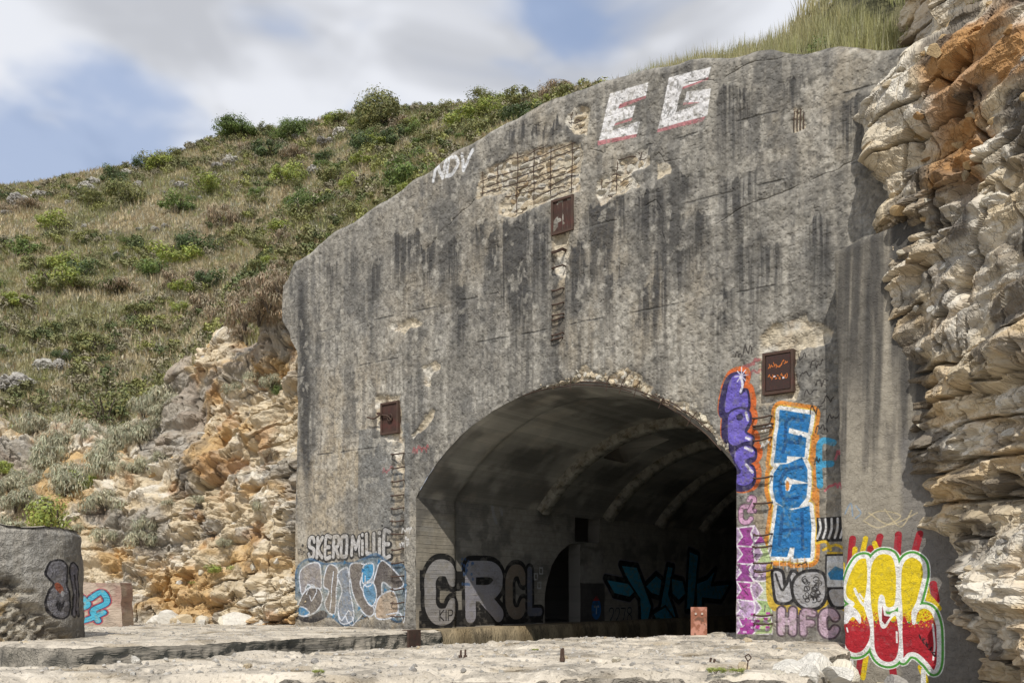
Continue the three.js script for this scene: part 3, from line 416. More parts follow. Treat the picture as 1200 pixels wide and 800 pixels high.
// tunnel lining: jambs, walls and vault; t runs into the hill
const TL = 44, TS = 80, TWH = 6, tunnelCanvas = paint(2048, 480, (u, v) => {
  const t = u * 25.6, h = v * 6 - 1.4, med = fbm(t * 1.3, h * 1.3, 5, 201), fine = fbm(t * 8, h * 8, 4, 202), bd = abs(((h * 4.2 + 0.3 * med) % 1 + 1) % 1 - 0.5), c = [0.32, 0.295, 0.25];
  lerp3(c, [0.33, 0.29, 0.225], (t < 1.77 ? 1 : 0) * (0.6 + 0.5 * med)); lerp3(c, [0.09, 0.086, 0.08], 0.6 * sstep(0.45, 0.65, fbm(t * 0.9, h * 1.1, 5, 204))); lerp3(c, [0.36, 0.335, 0.29], 0.65 * sstep(0.56, 0.72, fbm(t * 1.8, h * 2.4, 4, 206)));
  lerp3(c, [0.05, 0.05, 0.05], 0.5 * (1 - sstep(0, 0.05, bd)) * sstep(0.35, 0.6, fine + 0.1)); lerp3(c, [0.05, 0.048, 0.048], 0.85 * sstep(1.45, 1.38, h + 0.06 * (fine - 0.5)) * sstep(8.8, 8.9, t) * sstep(10.6, 10.5, t)); lerp3(c, [0.42, 0.4, 0.36], 0.7 * sstep(8.9, 9.0, t + 0.5 * (med - 0.5)) * sstep(10.5, 10.2, t + 0.8 * (fine - 0.5)) * sstep(1.38, 1.45, h) * sstep(2.75, 2.6, h + 0.5 * (med - 0.5)) * sstep(0.3, 0.6, med));
  const m = 0.75 + 0.5 * fine; return [c[0] * m, c[1] * m, c[2] * m];
});
{
  const [cv, x] = artCanvas(tunnelCanvas, TS, 0, 4.6);
  const block = [{ width: 0.72, color: '#141313' }, { width: 0.4, color: '#a29fa0' }];
  x.fillStyle = '#141313'; x.fillRect(0.12, 0.02, 6.4, 0.5); x.fillRect(0.15, 1.1, 4.5, 0.6);
  word(x, 'C', 0.55, 0.36, 1.15, 1.4, [{ width: 0.84, color: '#141313' }, { width: 0.5, color: '#aca8a6' }]); word(x, 'R', 2.45, 0.36, 1.65, 1.42, [{ width: 0.84, color: '#141313' }, { width: 0.52, color: '#a9a7b0' }]); word(x, 'C', 4.55, 0.4, 0.9, 1.36, [{ width: 0.7, color: '#141313' }, { width: 0.4, color: '#87796a' }]); word(x, 'L', 5.65, 0.4, 0.75, 1.4, [{ width: 0.5, color: '#141313' }, { width: 0.28, color: '#6c7080' }]);
  x.fillStyle = 'rgba(60,100,160,.6)'; for (let i = 0; i < 26; i++) { x.beginPath(); x.arc(2.2 + 0.6 * hash(i, 1, 1), 1.3 + 0.8 * hash(i, 2, 1), 0.05, 0, 7); x.fill(); }
  word(x, 'KIP', 1.0, 0.22, 0.6, 0.3, [{ width: 0.04, color: '#1b1a1a' }]);
  x.strokeStyle = '#c9c9c9'; x.lineWidth = 0.05; for (const [a, b] of [[6.0, 1.5], [6.2, 1.2], [6.3, 1.7]]) { x.strokeRect(a, b, 0.18, 0.2); } x.lineWidth = 0.13; x.strokeStyle = 'rgba(170,170,180,.6)'; smooth(x, [[3.9, 4.3], [3.7, 3.8], [3.9, 3.3]], false); x.stroke(); smooth(x, [[4.4, 4.5], [4.1, 4.0], [4.2, 3.6]], false); x.stroke();
  // blue face stencil and outline number
  x.fillStyle = '#2f7fd0'; x.beginPath(); x.ellipse(9.95, 0.45, 0.34, 0.4, 0, 0, 7); x.fill(); x.fillStyle = '#cfe2f2'; x.fillRect(9.78, 0.5, 0.12, 0.08); x.fillRect(10.02, 0.5, 0.12, 0.08); x.fillRect(9.92, 0.25, 0.07, 0.3); x.fillStyle = '#c23a3a'; x.beginPath(); x.moveTo(9.7, 0.75); x.lineTo(10.2, 0.75); x.lineTo(9.95, 0.95); x.fill();
  word(x, '2278', 10.85, -0.05, 1.75, 0.5, [{ width: 0.08, color: '#8f959c' }, { width: 0.035, color: '#151515' }]);
  // teal wild-style piece
  const tealP = [[[10.6, 1.6], [12.3, 1.45], [12.9, 1.1], [12.4, 0.85], [11.2, 1.0]], [[11.7, 2.15], [13.0, 2.1], [13.6, 1.3], [14.2, 0.5], [13.9, -0.1], [13.3, -0.1], [13.2, 0.8], [12.3, 1.5]], [[13.6, 1.3], [14.6, 1.8], [15.1, 1.6], [14.9, 0.9], [14.2, 1.0]], [[14.9, 0.4], [15.6, 2.2], [16.1, 2.15], [15.7, 1.0], [16.4, 0.0], [15.8, -0.1]], [[15.9, 1.7], [17.0, 1.6], [17.3, 1.0], [16.6, 0.7], [16.0, 1.0]], [[17.3, 0.3], [17.6, 2.9], [18.5, 2.75], [18.3, 1.6], [18.0, 0.3]], [[18.3, 1.5], [19.4, 1.7], [20.3, 2.15], [19.8, 1.4], [21.9, 1.5], [20.9, 0.7], [18.9, 0.8], [18.9, 0.1], [18.3, 0.2]], [[14.3, 0.2], [15.4, 0.5], [16.2, -0.05], [14.6, -0.1]]];
  for (const p of tealP) { path(x, p); x.strokeStyle = 'rgba(120,120,150,.55)'; x.lineWidth = 0.42; x.stroke(); }
  for (const p of tealP) { path(x, p); x.strokeStyle = '#0a0c10'; x.lineWidth = 0.32; x.stroke(); }
  for (const p of tealP) { path(x, p); x.fillStyle = '#45b8e0'; x.fill(); x.strokeStyle = '#0b141c'; x.lineWidth = 0.1; x.stroke(); }
  wear(tunnelCanvas, cv, (px, py) => { const t = px / TS, h = 4.6 - py / TS; return 0.92 * (1 - 0.45 * sstep(0.5, 0.7, fbm(t * 6, h * 9, 4, 210))); });
}
const tunnelMap = tex(tunnelCanvas, true); tunnelMap.wrapS = THREE.MirroredRepeatWrapping;
const liningBump = tex(paint(512, 512, (u, v) => 0.3 + 0.4 * fbm(u * 8, v * 8, 5, 230, 8) + 0.2 * sstep(0.06, 0.0, abs((v * 12) % 1 - 0.5)) * fbm(u * 12, v * 12, 2, 231, 12) + 0.2 * noise2(u * 3, floor(v * 12), 233, 3), false), false, [25.6 / 3, 2]);
M.wall = new THREE.MeshStandardMaterial({ map: tunnelMap, bumpMap: liningBump, bumpScale: 0.05, roughness: 0.95 });
M.vault = new THREE.MeshStandardMaterial({ map: tex(paint(1024, 1024, (u, v) => { const a = fbm(u * 5, v * 5, 6, 240, 5), st = sstep(0.5, 0.68, fbm(u * 3 + 4, v * 3, 5, 244, 3)), bd = abs((v * 26 + 0.25 * a) % 1 - 0.5), k = (0.27 + 0.28 * a) * (1 - 0.5 * st) * (0.8 + 0.4 * hash(floor(v * 26 + 0.25 * a), 1, 1)) - 0.03 * (1 - sstep(0, 0.06, bd)); const b = sstep(0.6, 0.75, fbm(u * 6, v * 6, 4, 248, 6)) * 0.05; return [k + b * 1.3, k * 0.93 + b, k * 0.82 + b * 0.7]; }), true, [1 / 5, 1 / 5]), bumpMap: tex(liningBump.image, false, [1 / 3, 1 / 3]), bumpScale: 0.04, roughness: 0.95 });
M.rib = new THREE.MeshStandardMaterial({ color: new THREE.Color().setRGB(0.46, 0.43, 0.37), map: gravelMap, bumpMap: gravelBump, bumpScale: 0.03, roughness: 0.95 });
const step = (t) => 0.14 * sstep(1.74, 1.8, t);
const doorSd = signedPoly([[6.6, -1.5], [6.6, 0.9], [6.75, 1.5], [7.05, 2.0], [7.5, 2.45], [8.1, 2.78], [8.85, 2.84], [8.85, -1.5]]), winSd = signedPoly([[8.5, 2.9], [10.15, 2.9], [10.15, 3.85], [8.5, 3.85]]);
const springH = AH + sqrt(AR * AR - AC * AC);                  // 3.80
const wallPlace = (side) => (t, h) => { const b = 0.03 * (fbm(t * 2, h * 2, 3, 301) - 0.5) + 0.014 * noise2(t * 0.8, floor(h * 4.2), 302), e = t < 0.05 ? chip(side < 0 ? 0 : 9.76, h) * 0.6 : 0; return [side < 0 ? -step(t) - b - e : 2 * AC + step(t) + b + e, h, -t - 0.02 * (t < 0.05 ? 1 : 0) + 0.03 * (t < 0.01 ? 1 : 0)]; };
const wallUV = (t, h) => [t / 25.6, (h + 1.4) / 6];
const leftWall = sheet(0, TL, -1.4, springH + 0.16, 0.11, [(t, h) => -doorSd(t, h) - 0.06 * (fbm(t * 4, h * 4, 3, 311) - 0.5), (t, h) => -winSd(t, h)], wallPlace(-1), wallUV);
mesh('tunnel_wall', leftWall, M.wall, portal);
mesh('tunnel_wall', sheet(0, TL, -1.4, springH + 0.16, 0.3, [], wallPlace(1), wallUV), M.vault, portal);
mesh('opening_reveal', skirt(leftWall, 2, (x, y, z, r) => [x - 0.5 * r, y, z], (x, y, z) => wallUV(-z + x, y), (x, y, z) => -z > 6.3 && -z < 10.4 && y < 3.95), M.vault, portal);
const a0 = Math.asin((springH - AH) / AR), arcL = (PI - 2 * a0) * AR;   // vault, s along the arc from the left springing
const holes = [[2.5, 4.3, 7.3, 8.9], [5.2, 6.9, 7.4, 9.0]].map(([s0, s1, t0, t1]) => signedPoly([[s0, t0], [s1, t0], [s1, t1], [s0, t1]]));
const vaultPt = (s, t, lift = 0) => { const a = PI - a0 - (s / AR), w0 = AC + AR * cos(a), h0 = AH + AR * sin(a), r = t < 0.12 ? AR + chip(w0, h0) + 0.05 : AR + step(t) + lift + 0.03 * (fbm(s * 1.5, t * 1.5, 3, 320) - 0.5); return [AC + r * cos(a), AH + r * sin(a), t < 0.01 ? relief(w0, h0) - 0.06 : -max(t, 0.15)]; };
const vaultG = sheet(-0.12, arcL + 0.12, 0, TL, 0.16, holes.map((f) => (s, t) => -f(s, t)), (s, t) => vaultPt(s, t), (s, t) => [t, s]);
mesh('vault', vaultG, M.vault, portal);
mesh('vault_shaft', skirt(vaultG, 2, (x, y, z, r) => [x + (x - AC) * 0.3 * r, y + 1.8 * r, z], (x, y, z) => [z, y], (x, y, z) => -z > 6.9 && -z < 9.5 && y > 4.1), M.vault, portal);
for (const h of holes) { const c = []; }
mesh('vault_shaft_cap', new THREE.BoxGeometry(7, 0.1, 3), M.vault, portal).position.set(4, 8.15, -8.2);
for (const t of [6.1, 10.3, 14.4, 18.4, 22.6, 27]) {          // transverse ribs
  const g = sheet(0, arcL + 0.001, 0, 1, 0.1, [], (s, q) => { const a = PI - a0 - s / AR, d = 0.34 * (q < 0.35 ? q / 0.35 : q > 0.65 ? (1 - q) / 0.35 : 1), r = AR + 0.16 - d + 0.03 * (fbm(s * 4, q * 3 + t, 3, 330) - 0.5); return [AC + r * cos(a), AH + r * sin(a), -(t + (q < 0.35 ? 0 : q > 0.65 ? 0.42 : 0.42 * (q - 0.35) / 0.3))]; }, (s, q) => [t + q, s + t]);
  mesh('rib', g, M.rib, portal);
}
{
  const b = (x0, x1, y0, y1, z0, z1, n, m = M.vault) => { const o = mesh(n, new THREE.BoxGeometry(x1 - x0, y1 - y0, z1 - z0), m, portal); o.position.set((x0 + x1) / 2, (y0 + y1) / 2, (z0 + z1) / 2); return o; };
  b(-1, 11, -1.6, 7, -TL - 0.3, -TL + 0.1, 'tunnel_end_wall');
  b(-6.2, -6, -1.4, 4.6, -12, -5.4, 'side_chamber_wall'); b(-6, -0.62, -1.4, 4.6, -5.6, -5.4, 'side_chamber_wall'); b(-6, -0.62, -1.4, 4.6, -12, -11.8, 'side_chamber_wall'); b(-6.2, -0.4, 4.6, 4.8, -12, -5.4, 'side_chamber_ceiling'); b(-6, -0.3, -0.3, -0.02, -12, -5.4, 'side_chamber_floor');
}
// ledges along both sides of the channel inside
const ledge = (w0, w1, e) => sheet(0, TL, 0, 1, 0.1, [], (t, q) => { const k = 0.05 * (fbm(t * 2.2, w0, 4, 340) - 0.5); return q < 0.75 ? [mix(w0, w1 + e * k, q / 0.75), -0.012 + 0.02 * (fbm(t * 3, q * 3, 3, 341) - 0.5), -t + 0.0] : [w1 + e * k, -0.012 - 1.4 * (q - 0.75) / 0.25, -t]; }, (t, q) => [t / 3, q / 2]);
M.curb = new THREE.MeshStandardMaterial({ color: new THREE.Color().setRGB(0.42, 0.34, 0.22), map: gravelMap, bumpMap: rockBump, bumpScale: 0.06, roughness: 0.96 });
mesh('channel_ledge', ledge(-0.3, 0.92, 1), M.curb, portal); mesh('channel_ledge', ledge(10.1, 8.85, -1), M.curb, portal);

// pilaster at the right end of the facade
const PW0 = 12, PW1 = 15.6, PH0 = -1.3, PH1 = 9.1, PS = 150;
const pilCanvas = paint(Math.round((PW1 - PW0) * PS), Math.round((PH1 - PH0) * PS), (u, v) => {
  const w = mix(PW0, PW1, u), h = mix(PH0, PH1, v), med = fbm(w * 1.6, h * 1.6, 5, 401), fine = fbm(w * 11, h * 11, 4, 402), c = [0.33, 0.295, 0.235];
  lerp3(c, [0.085, 0.078, 0.07], clamp(1.0 * sstep(0.36, 0.52, fbm(w * 2.6, h * 0.28, 4, 404)) * sstep(0.26, 0.5, fbm(w * 9, h * 0.7, 3, 405)) * sstep(3.8, 6.2, h) + 0.6 * sstep(0.55, 0.7, fbm(w * 4, h * 0.5, 4, 409)) * sstep(2.6, 3.5, h)) * 0.92);
  for (const [a, b, e] of [[12.42, 0.13, 4.6], [12.66, 0.1, 5.2], [12.9, 0.16, 4.4], [13.12, 0.09, 3.6], [13.42, 0.12, 5.4], [13.6, 0.08, 3.9], [12.52, 0.06, 3.4], [13.85, 0.2, 4.8], [14.2, 0.15, 4]]) { const fb = fbm(w * 14, h * 0.6 + a, 3, 411), q = sstep(b * 1.3, b * 0.4, abs(w - a - 0.12 * (fbm(h * 0.5, a, 3, 412) - 0.5))) * sstep(e - 0.8, e + 1.4, h + 1.6 * (fb - 0.5)); lerp3(c, [0.075, 0.07, 0.063], q * (0.5 + 0.6 * fb)); }
  lerp3(c, [0.14, 0.125, 0.11], 0.7 * sstep(2.25, 1.95, h) * sstep(1.2, 1.8, h) * (0.5 + med)); lerp3(c, [0.17, 0.16, 0.15], 0.75 * sstep(13.55, 13.7, w + 0.25 * (med - 0.5)) * sstep(4.3, 3.9, h));
  const m = (0.76 + 0.36 * fine + 0.2 * (hash(floor(w * PS), floor(h * PS), 9) - 0.5)) * (0.86 + 0.28 * med); return [c[0] * m, c[1] * m, c[2] * m];
});
{
  const [cv, x] = artCanvas(pilCanvas, PS, PW0, PH1);
  const dab = (c, lw, list) => { x.strokeStyle = c; x.lineWidth = lw; for (const p of list) { smooth(x, p, false); x.stroke(); } };
  dab('#a3202c', 0.13, [[[12.7, 2.1], [12.66, 1.6]], [[13.05, 1.9], [13.0, 1.6]], [[13.22, 2.12], [13.18, 1.9]], [[13.56, 2.15], [13.54, 1.55]], [[13.95, 2.15], [13.85, 1.65], [14.05, 1.6]], [[14.2, 1.2], [14.25, 0.9]], [[12.55, 0.0], [12.58, -0.3]], [[12.9, -0.25], [12.88, -0.5]], [[13.5, -0.4], [13.56, -0.8]]]);
  dab('#e6c51d', 0.1, [[[12.95, 2.1], [12.86, 1.65]], [[12.75, 1.9], [12.74, 1.5]], [[13.12, 2.0], [13.16, 1.9]], [[12.5, 1.6], [12.6, 1.1]], [[14.1, 1.0], [14.3, 0.75]], [[13.0, -0.2], [12.95, -0.6]], [[14.0, -0.35], [14.1, -0.6]], [[14.05, 1.3], [14.12, 0.9]]]);
  dab('#e8e8e4', 0.09, [[[12.72, -0.25], [12.74, -0.75]], [[14.05, -0.4], [14.06, -0.8]]]);
  const L = [OUT.S, OUT.C, OUT.L];
  for (const p of L) { smooth(x, p); x.strokeStyle = '#f3f3ef'; x.lineWidth = 0.235; x.stroke(); } for (const p of L) { smooth(x, p); x.strokeStyle = '#4f9e3c'; x.lineWidth = 0.195; x.stroke(); } for (const p of L) { smooth(x, p); x.strokeStyle = '#f3f3ef'; x.lineWidth = 0.11; x.stroke(); }
  for (const p of L) { x.save(); smooth(x, p); x.clip(); x.fillStyle = '#e9cc1c'; x.fillRect(12.3, 0.5, 2.3, 1.6); x.fillStyle = '#b21f2b'; x.beginPath(); x.moveTo(12.3, -0.7); x.lineTo(14.6, -0.7); for (let i = 0; i <= 60; i++) x.lineTo(14.6 - i * 2.3 / 60, 0.52 + 0.16 * (hash(i, 5, 5) - 0.5)); x.fill(); for (let i = 0; i < 420; i++) { const a = 12.4 + 2 * hash(i, 1, 6), b = 0.52 + 0.3 * (hash(i, 2, 6) - 0.5); x.fillStyle = hash(i, 3, 6) > 0.5 ? '#c9541f' : '#d9a01e'; x.fillRect(a, b, 0.02, 0.02); } x.restore(); smooth(x, p); x.strokeStyle = '#f3f3ef'; x.lineWidth = 0.05; x.stroke(); }
  x.strokeStyle = '#f3f3ef'; x.lineWidth = 0.05; smooth(x, [[13.04, 0.72], [12.9, 0.84], [12.82, 0.98], [12.76, 1.12], [12.8, 1.0]], false); x.stroke(); smooth(x, OUT.Shi); x.fillStyle = '#efeeee'; x.fill(); path(x, [[13.27, 0.98], [13.35, 0.62], [13.48, 0.6], [13.35, 0.4], [13.27, 0.5]]); x.fillStyle = '#8e1d27'; x.fill(); x.strokeStyle = '#f3f3ef'; x.lineWidth = 0.04; x.stroke();
  dab('#f3f3ef', 0.035, [[[12.62, 0.35], [12.64, 0.28]], [[13.56, 0.3], [13.57, 0.1]], [[14.2, 0.45], [14.24, 0.1], [14.22, -0.2]], [[12.85, 1.02], [12.92, 0.92]]]);
  const sc = rng(9); x.strokeStyle = '#2a1214'; x.lineWidth = 0.022; for (let i = 0; i < 14; i++) { x.beginPath(); const a = 13.98 + 0.02 * i, b = 0.2 - 0.026 * i; x.moveTo(a, b); x.lineTo(a + 0.12 * (sc() - 0.3), b + 0.16 * (sc() - 0.5)); x.stroke(); }
  dab('rgba(208,190,150,.7)', 0.025, [[[12.9, 2.45], [13.2, 2.62], [13.6, 2.5], [13.2, 2.3], [12.9, 2.45]], [[13.0, 2.6], [13.4, 2.35], [13.9, 2.55]], [[13.3, 2.65], [13.6, 2.3], [13.8, 2.6]]]); dab('rgba(120,150,185,.6)', 0.03, [[[12.55, 2.6], [12.65, 2.8], [12.7, 2.55]], [[12.75, 2.75], [12.85, 2.6], [12.75, 2.5]]]);
  wear(pilCanvas, cv, (px, py) => (1 - 0.28 * sstep(0.55, 0.75, fbm(px * 0.11, py * 0.11, 3, 420))) * 0.96);
}
M.pilaster = new THREE.MeshStandardMaterial({ map: tex(pilCanvas, true), bumpMap: tex(rockBump.image, false, [3, 8.6]), bumpScale: 0.025, roughness: 0.96 });
const pilPoly = signedPoly([[12.62, -1.3], [15.6, -1.3], [15.5, 8.9], [13.35, 8.22], [12.2, 7.98]]), pilUV = (w, h) => [(w - PW0) / (PW1 - PW0), (h - PH0) / (PH1 - PH0)];
const pilG = sheet(12, 15.6, -1.3, 9, 0.06, [(w, h) => pilPoly(w, h) - 0.05 * fbm(w * 5, h * 5, 3, 430)], (w, h) => [w, h, 1.25 - 0.06 * h + 0.05 * (fbm(w * 2, h * 2, 3, 431) - 0.5) + 0.03 * (fbm(w * 8, h * 8, 2, 432) - 0.5) - 0.06 * sstep(0.1, 0, pilPoly(w, h))], pilUV);
const pil = mesh('pilaster', pilG, M.pilaster, portal);
mesh('pilaster_flank', skirt(pilG, 3, (x, y, z, r) => [x, y + 0.12 * r * (y > 7 ? 1 : 0), mix(z, -0.3, r)], (x, y, z) => pilUV(x + z * 0.3, y)), M.pilaster, portal);

// ---------------------------------------------------------------- fittings of the portal: hatches, rung ladders, rebar, bared stones
const rr = rng(4242);
function tube(pts, r, seg = 5, k = 3) { return new THREE.TubeGeometry(new THREE.CatmullRomCurve3(pts.map((p) => new THREE.Vector3(...p)), false, 'catmullrom', 0.1), max(2, (pts.length - 1) * k), r, seg, false); }
function boxG(x0, x1, y0, y1, z0, z1) { const g = new THREE.BoxGeometry(x1 - x0, y1 - y0, z1 - z0); g.translate((x0 + x1) / 2, (y0 + y1) / 2, (z0 + z1) / 2); return g; }
function ladder(w0, w1, h0, h1, gap, n, label) {
  const g = group('rung_ladder', 0, 0, 0); portal.add(g); g.userData.label = label;
  const shapes = [0, 1, 2].map((k) => tube([[w0, 0, -0.1], [w0 + 0.01, -0.01, 0.1], [w0 + 0.02, -0.012 - 0.012 * k, 0.12], [(w0 + w1) / 2, -0.02 - 0.012 * k, 0.125], [w1 - 0.02, -0.012, 0.12], [w1 - 0.01, 0, 0.1], [w1, 0, -0.1]], 0.022, 5, 2));
  for (let h = h0, i = 0; h < h1; h += gap * (0.93 + 0.14 * rr()), i++) { const m = mesh('rung', shapes[i % 3], M.bar, g); m.position.set(0.03 * (rr() - 0.5), h, n); m.rotation.z = 0.1 * (rr() - 0.5); }
}
ladder(-0.97, -0.5, 0.35, 5.5, 0.4, -0.04, 'rusty rungs below the left steel hatch');
ladder(4.74, 5.1, 7.3, 10.15, 0.33, -0.06, 'rusty rungs below the high brown hatch');
ladder(10.2, 10.62, 0.45, 5.35, 0.43, -0.04, 'rusty rungs below the hatch with orange scribble');
function hatch(w0, w1, h0, h1, planks, label) {
  const g = group('hatch', 0, 0, 0); portal.add(g); g.userData.label = label; const t = 0.06;
  mesh('frame', mergeGeometries([boxG(w0 - t, w0, h0 - t, h1 + t, -0.16, 0.05), boxG(w1, w1 + t, h0 - t, h1 + t, -0.16, 0.05), boxG(w0, w1, h1, h1 + t, -0.16, 0.045), boxG(w0, w1, h0 - t, h0, -0.16, 0.045)]), M.rust, g);
  const pw = (w1 - w0) / planks; for (let i = 0; i < planks; i++) mesh('plank', boxG(w0 + i * pw + 0.006, w0 + (i + 1) * pw - 0.006, h0 + 0.005, h1 - 0.005 - (planks > 2 ? 0.05 * (i % 2) : 0), -0.1, 0.01 + 0.01 * (i % 2)), M.darkSteel, g);
  return g;
}
const hl = hatch(-1.36, -0.76, 5.78, 6.6, 1, 'dark steel hatch with a bent rod, left of the arch');
mesh('bent_rod', tube([[-1.86, 6.28, 0.16], [-1.6, 6.2, 0.14], [-1.36, 6.3, 0.1], [-1.1, 6.25, 0.06], [-0.95, 6.1, 0.05]], 0.025), M.bar, hl);
mesh('hinge_bar', boxG(-1.5, -1.3, 6.32, 6.38, 0.06, 0.12), M.rust, hl); mesh('handle_ring', new THREE.TorusGeometry(0.1, 0.015, 6, 14).translate(-1.02, 6.2, 0.06), M.bar, hl);
hatch(4.8, 5.36, 10.27, 11.05, 4, 'brown planked hatch below the bared reinforcement');
const hr = hatch(10.47, 11.05, 5.45, 6.25, 1, 'rusty hatch plate scribbled in orange, right of the arch');
{
  const cv = document.createElement('canvas'); cv.width = cv.height = 256; const x = cv.getContext('2d'); x.fillStyle = '#3b2a26'; x.fillRect(0, 0, 256, 256); const r = rng(12);
  for (let i = 0; i < 900; i++) { x.fillStyle = `rgba(${50 + 50 * r()},${34 + 24 * r()},${28 + 18 * r()},.5)`; x.fillRect(256 * r(), 256 * r(), 8 * r() + 1, 8 * r() + 1); }
  x.lineCap = 'round'; for (let q = 0; q < 2; q++) { x.strokeStyle = '#c8702f'; x.lineWidth = 7; for (let i = 0; i < 11; i++) { x.beginPath(); const a = 24 + i * 19, b = 70 + q * 95; x.moveTo(a, b + 40 * (r() - 0.5)); x.quadraticCurveTo(a + 24, b + 70 * (r() - 0.5), a + 10, b + 60 * (r() - 0.5)); x.stroke(); } } x.fillStyle = '#d8d4dc'; x.fillRect(80, 150, 22, 10); x.fillRect(176, 168, 20, 12);
  mesh('painted_plate', boxG(10.49, 11.03, 5.47, 6.23, 0.02, 0.032), new THREE.MeshStandardMaterial({ map: tex(cv, true), roughness: 0.85 }), hr);
}
// stone shapes: an icosahedron cut by random planes
function stoneGeo(seed, detail = 2, squash = [1, 1, 1]) {
  const g = new THREE.IcosahedronGeometry(1, detail), p = g.attributes.position, r = rng(seed), planes = [];
  for (let i = 0; i < 11; i++) { const v = new THREE.Vector3(r() - 0.5, r() - 0.5, r() - 0.5).normalize(); planes.push([v, 0.42 + 0.36 * r()]); }
  const v = new THREE.Vector3();
  for (let i = 0; i < p.count; i++) { v.fromBufferAttribute(p, i); for (const [n, d] of planes) { const e = v.dot(n) - d; if (e > 0) v.addScaledVector(n, -e); } v.multiplyScalar(1 + 0.07 * (noise3(v.x * 3, v.y * 3, v.z * 3, seed) - 0.5)); p.setXYZ(i, v.x * squash[0], v.y * squash[1], v.z * squash[2]); }
  const q = toCreasedNormals(g, 0.22), uv = q.attributes.uv, P = q.attributes.position; for (let i = 0; i < P.count; i++) uv.setXY(i, P.getX(i) * 0.4 + P.getZ(i) * 0.2, P.getY(i) * 0.4 + P.getZ(i) * 0.15);
  return q;
}
const stoneMat = (r, g, b, k = 0.03) => new THREE.MeshStandardMaterial({ color: new THREE.Color().setRGB(r, g, b), map: rockMap, bumpMap: rockBump, bumpScale: k, roughness: 0.95 });
const SM = [stoneMat(0.78, 0.71, 0.56), stoneMat(0.74, 0.63, 0.46), stoneMat(0.74, 0.7, 0.61), stoneMat(0.6, 0.46, 0.29)];
const smallStones = [1, 2, 3, 4, 5, 6].map((k) => stoneGeo(500 + k, 1));
{ // bared backing stones and reinforcement in the two big patches
  const patch = (poly, label, rowGap) => {
    const g = group('bared_patch', 0, 0, 0); portal.add(g); g.userData.label = label; const f = signedPoly(poly), ws = poly.map((p) => p[0]), hs = poly.map((p) => p[1]), wa = min(...ws), wb = max(...ws), ha = min(...hs), hb = max(...hs);
    for (let h = ha; h < hb + 0.2; h += rowGap) for (let w = wa + 0.1 * rr(); w < wb;) { const L = 0.14 + 0.26 * rr(), hh = h + 0.02 * (w - wa) * 0; if (f(w + L / 2, hh) > 0.07) { const m = mesh('stone', smallStones[floor(rr() * 6)], SM[floor(rr() * 3.4)], g); m.position.set(w + L / 2, hh + 0.05 * (rr() - 0.5), -0.1); m.scale.set(L * 0.6, rowGap * (0.5 + 0.15 * rr()), 0.075 + 0.04 * rr()); m.rotation.set(0.2 * (rr() - 0.5), 0.3 * (rr() - 0.5), 0.16 * (rr() - 0.5)); } w += L + 0.02; }
    const run = (a, b, horiz) => { const pts = []; for (let i = 0; i <= 5; i++) { const t = i / 5, j = 0.05 * (rr() - 0.5); pts.push(horiz ? [mix(a[0], b[0], t), mix(a[1], b[1], t) + j, 0.0 + 0.03 * (rr() - 0.5)] : [mix(a[0], b[0], t) + j, mix(a[1], b[1], t), -0.02 + 0.02 * (rr() - 0.5)]); } mesh('rebar', tube(pts, 0.013, 4, 1), M.bar, g); };
    for (let h = ha + 0.1; h < hb; h += rowGap * 0.98) { let s = null; for (let w = wa; w <= wb + 0.1; w += 0.06) { const inn = f(w, h) > 0.02 && w <= wb; if (inn && s === null) s = w; if (!inn && s !== null) { if (w - s > 0.3) { const c = mix(s, w, 0.35 + 0.4 * rr()); if (rr() < 0.6) run([s - 0.04 + 0.4 * rr(), h + 0.04 * rr()], [c, h - 0.05 * rr()], true); if (rr() < 0.6) run([c + 0.1, h - 0.04 * rr()], [w - 0.5 * rr(), h + 0.06 * rr()], true); } s = null; } } }
    for (let w = wa + 0.2; w < wb; w += 0.42 + 0.3 * rr()) { let s = null; for (let h = ha; h <= hb + 0.1; h += 0.06) { const inn = f(w, h) > 0.03 && h <= hb; if (inn && s === null) s = h; if (!inn && s !== null) { if (h - s > 0.3) run([w, s + 0.3 * rr()], [w + 0.03, h], false); s = null; } } }
  };
  patch(OUT.pA, 'large broken patch of cream stone crossed by rusty reinforcement', 0.17); patch(OUT.pB, 'broken cream patch under the white letters', 0.17); patch(OUT.pC, 'small broken patch with loose bars near the wall top', 0.2);
  const g = group('broken_rim', 0, 0, 0); portal.add(g); g.userData.label = 'chipped cream rim along the crown of the arch';
  for (let a = 1.92; a > 0.66; a -= 0.011) {
    const w0 = AC + AR * cos(a), h0 = AH + AR * sin(a), band = rimBand(w0, h0); if (band < 0.08) continue;
    for (let q = 0; q < 2; q++) { const d = chip(w0, h0) + band * (0.08 + 0.8 * rr()), s = 0.05 + 0.09 * rr() * (0.5 + band); if (rr() < 0.3) continue; const m = mesh('stone', smallStones[floor(rr() * 6)], SM[floor(rr() * 3.2)], g); m.position.set(AC + (AR + d) * cos(a), AH + (AR + d) * sin(a), -0.13 + 0.07 * rr()); m.scale.set(s * (0.8 + 0.9 * rr()), s * (0.6 + 0.4 * rr()), s); m.rotation.set(rr() * 3, rr() * 3, rr() * 3); }
  }
  const arcBar = (a, b, d, n) => { const pts = []; for (let i = 0; i <= 10; i++) { const t = mix(a, b, i / 10); pts.push([AC + (AR + d + 0.04 * (rr() - 0.5)) * cos(t), AH + (AR + d + 0.04 * (rr() - 0.5)) * sin(t), n + 0.04 * (rr() - 0.5)]); } mesh('rebar', tube(pts, 0.014, 4, 1), M.bar, g); };
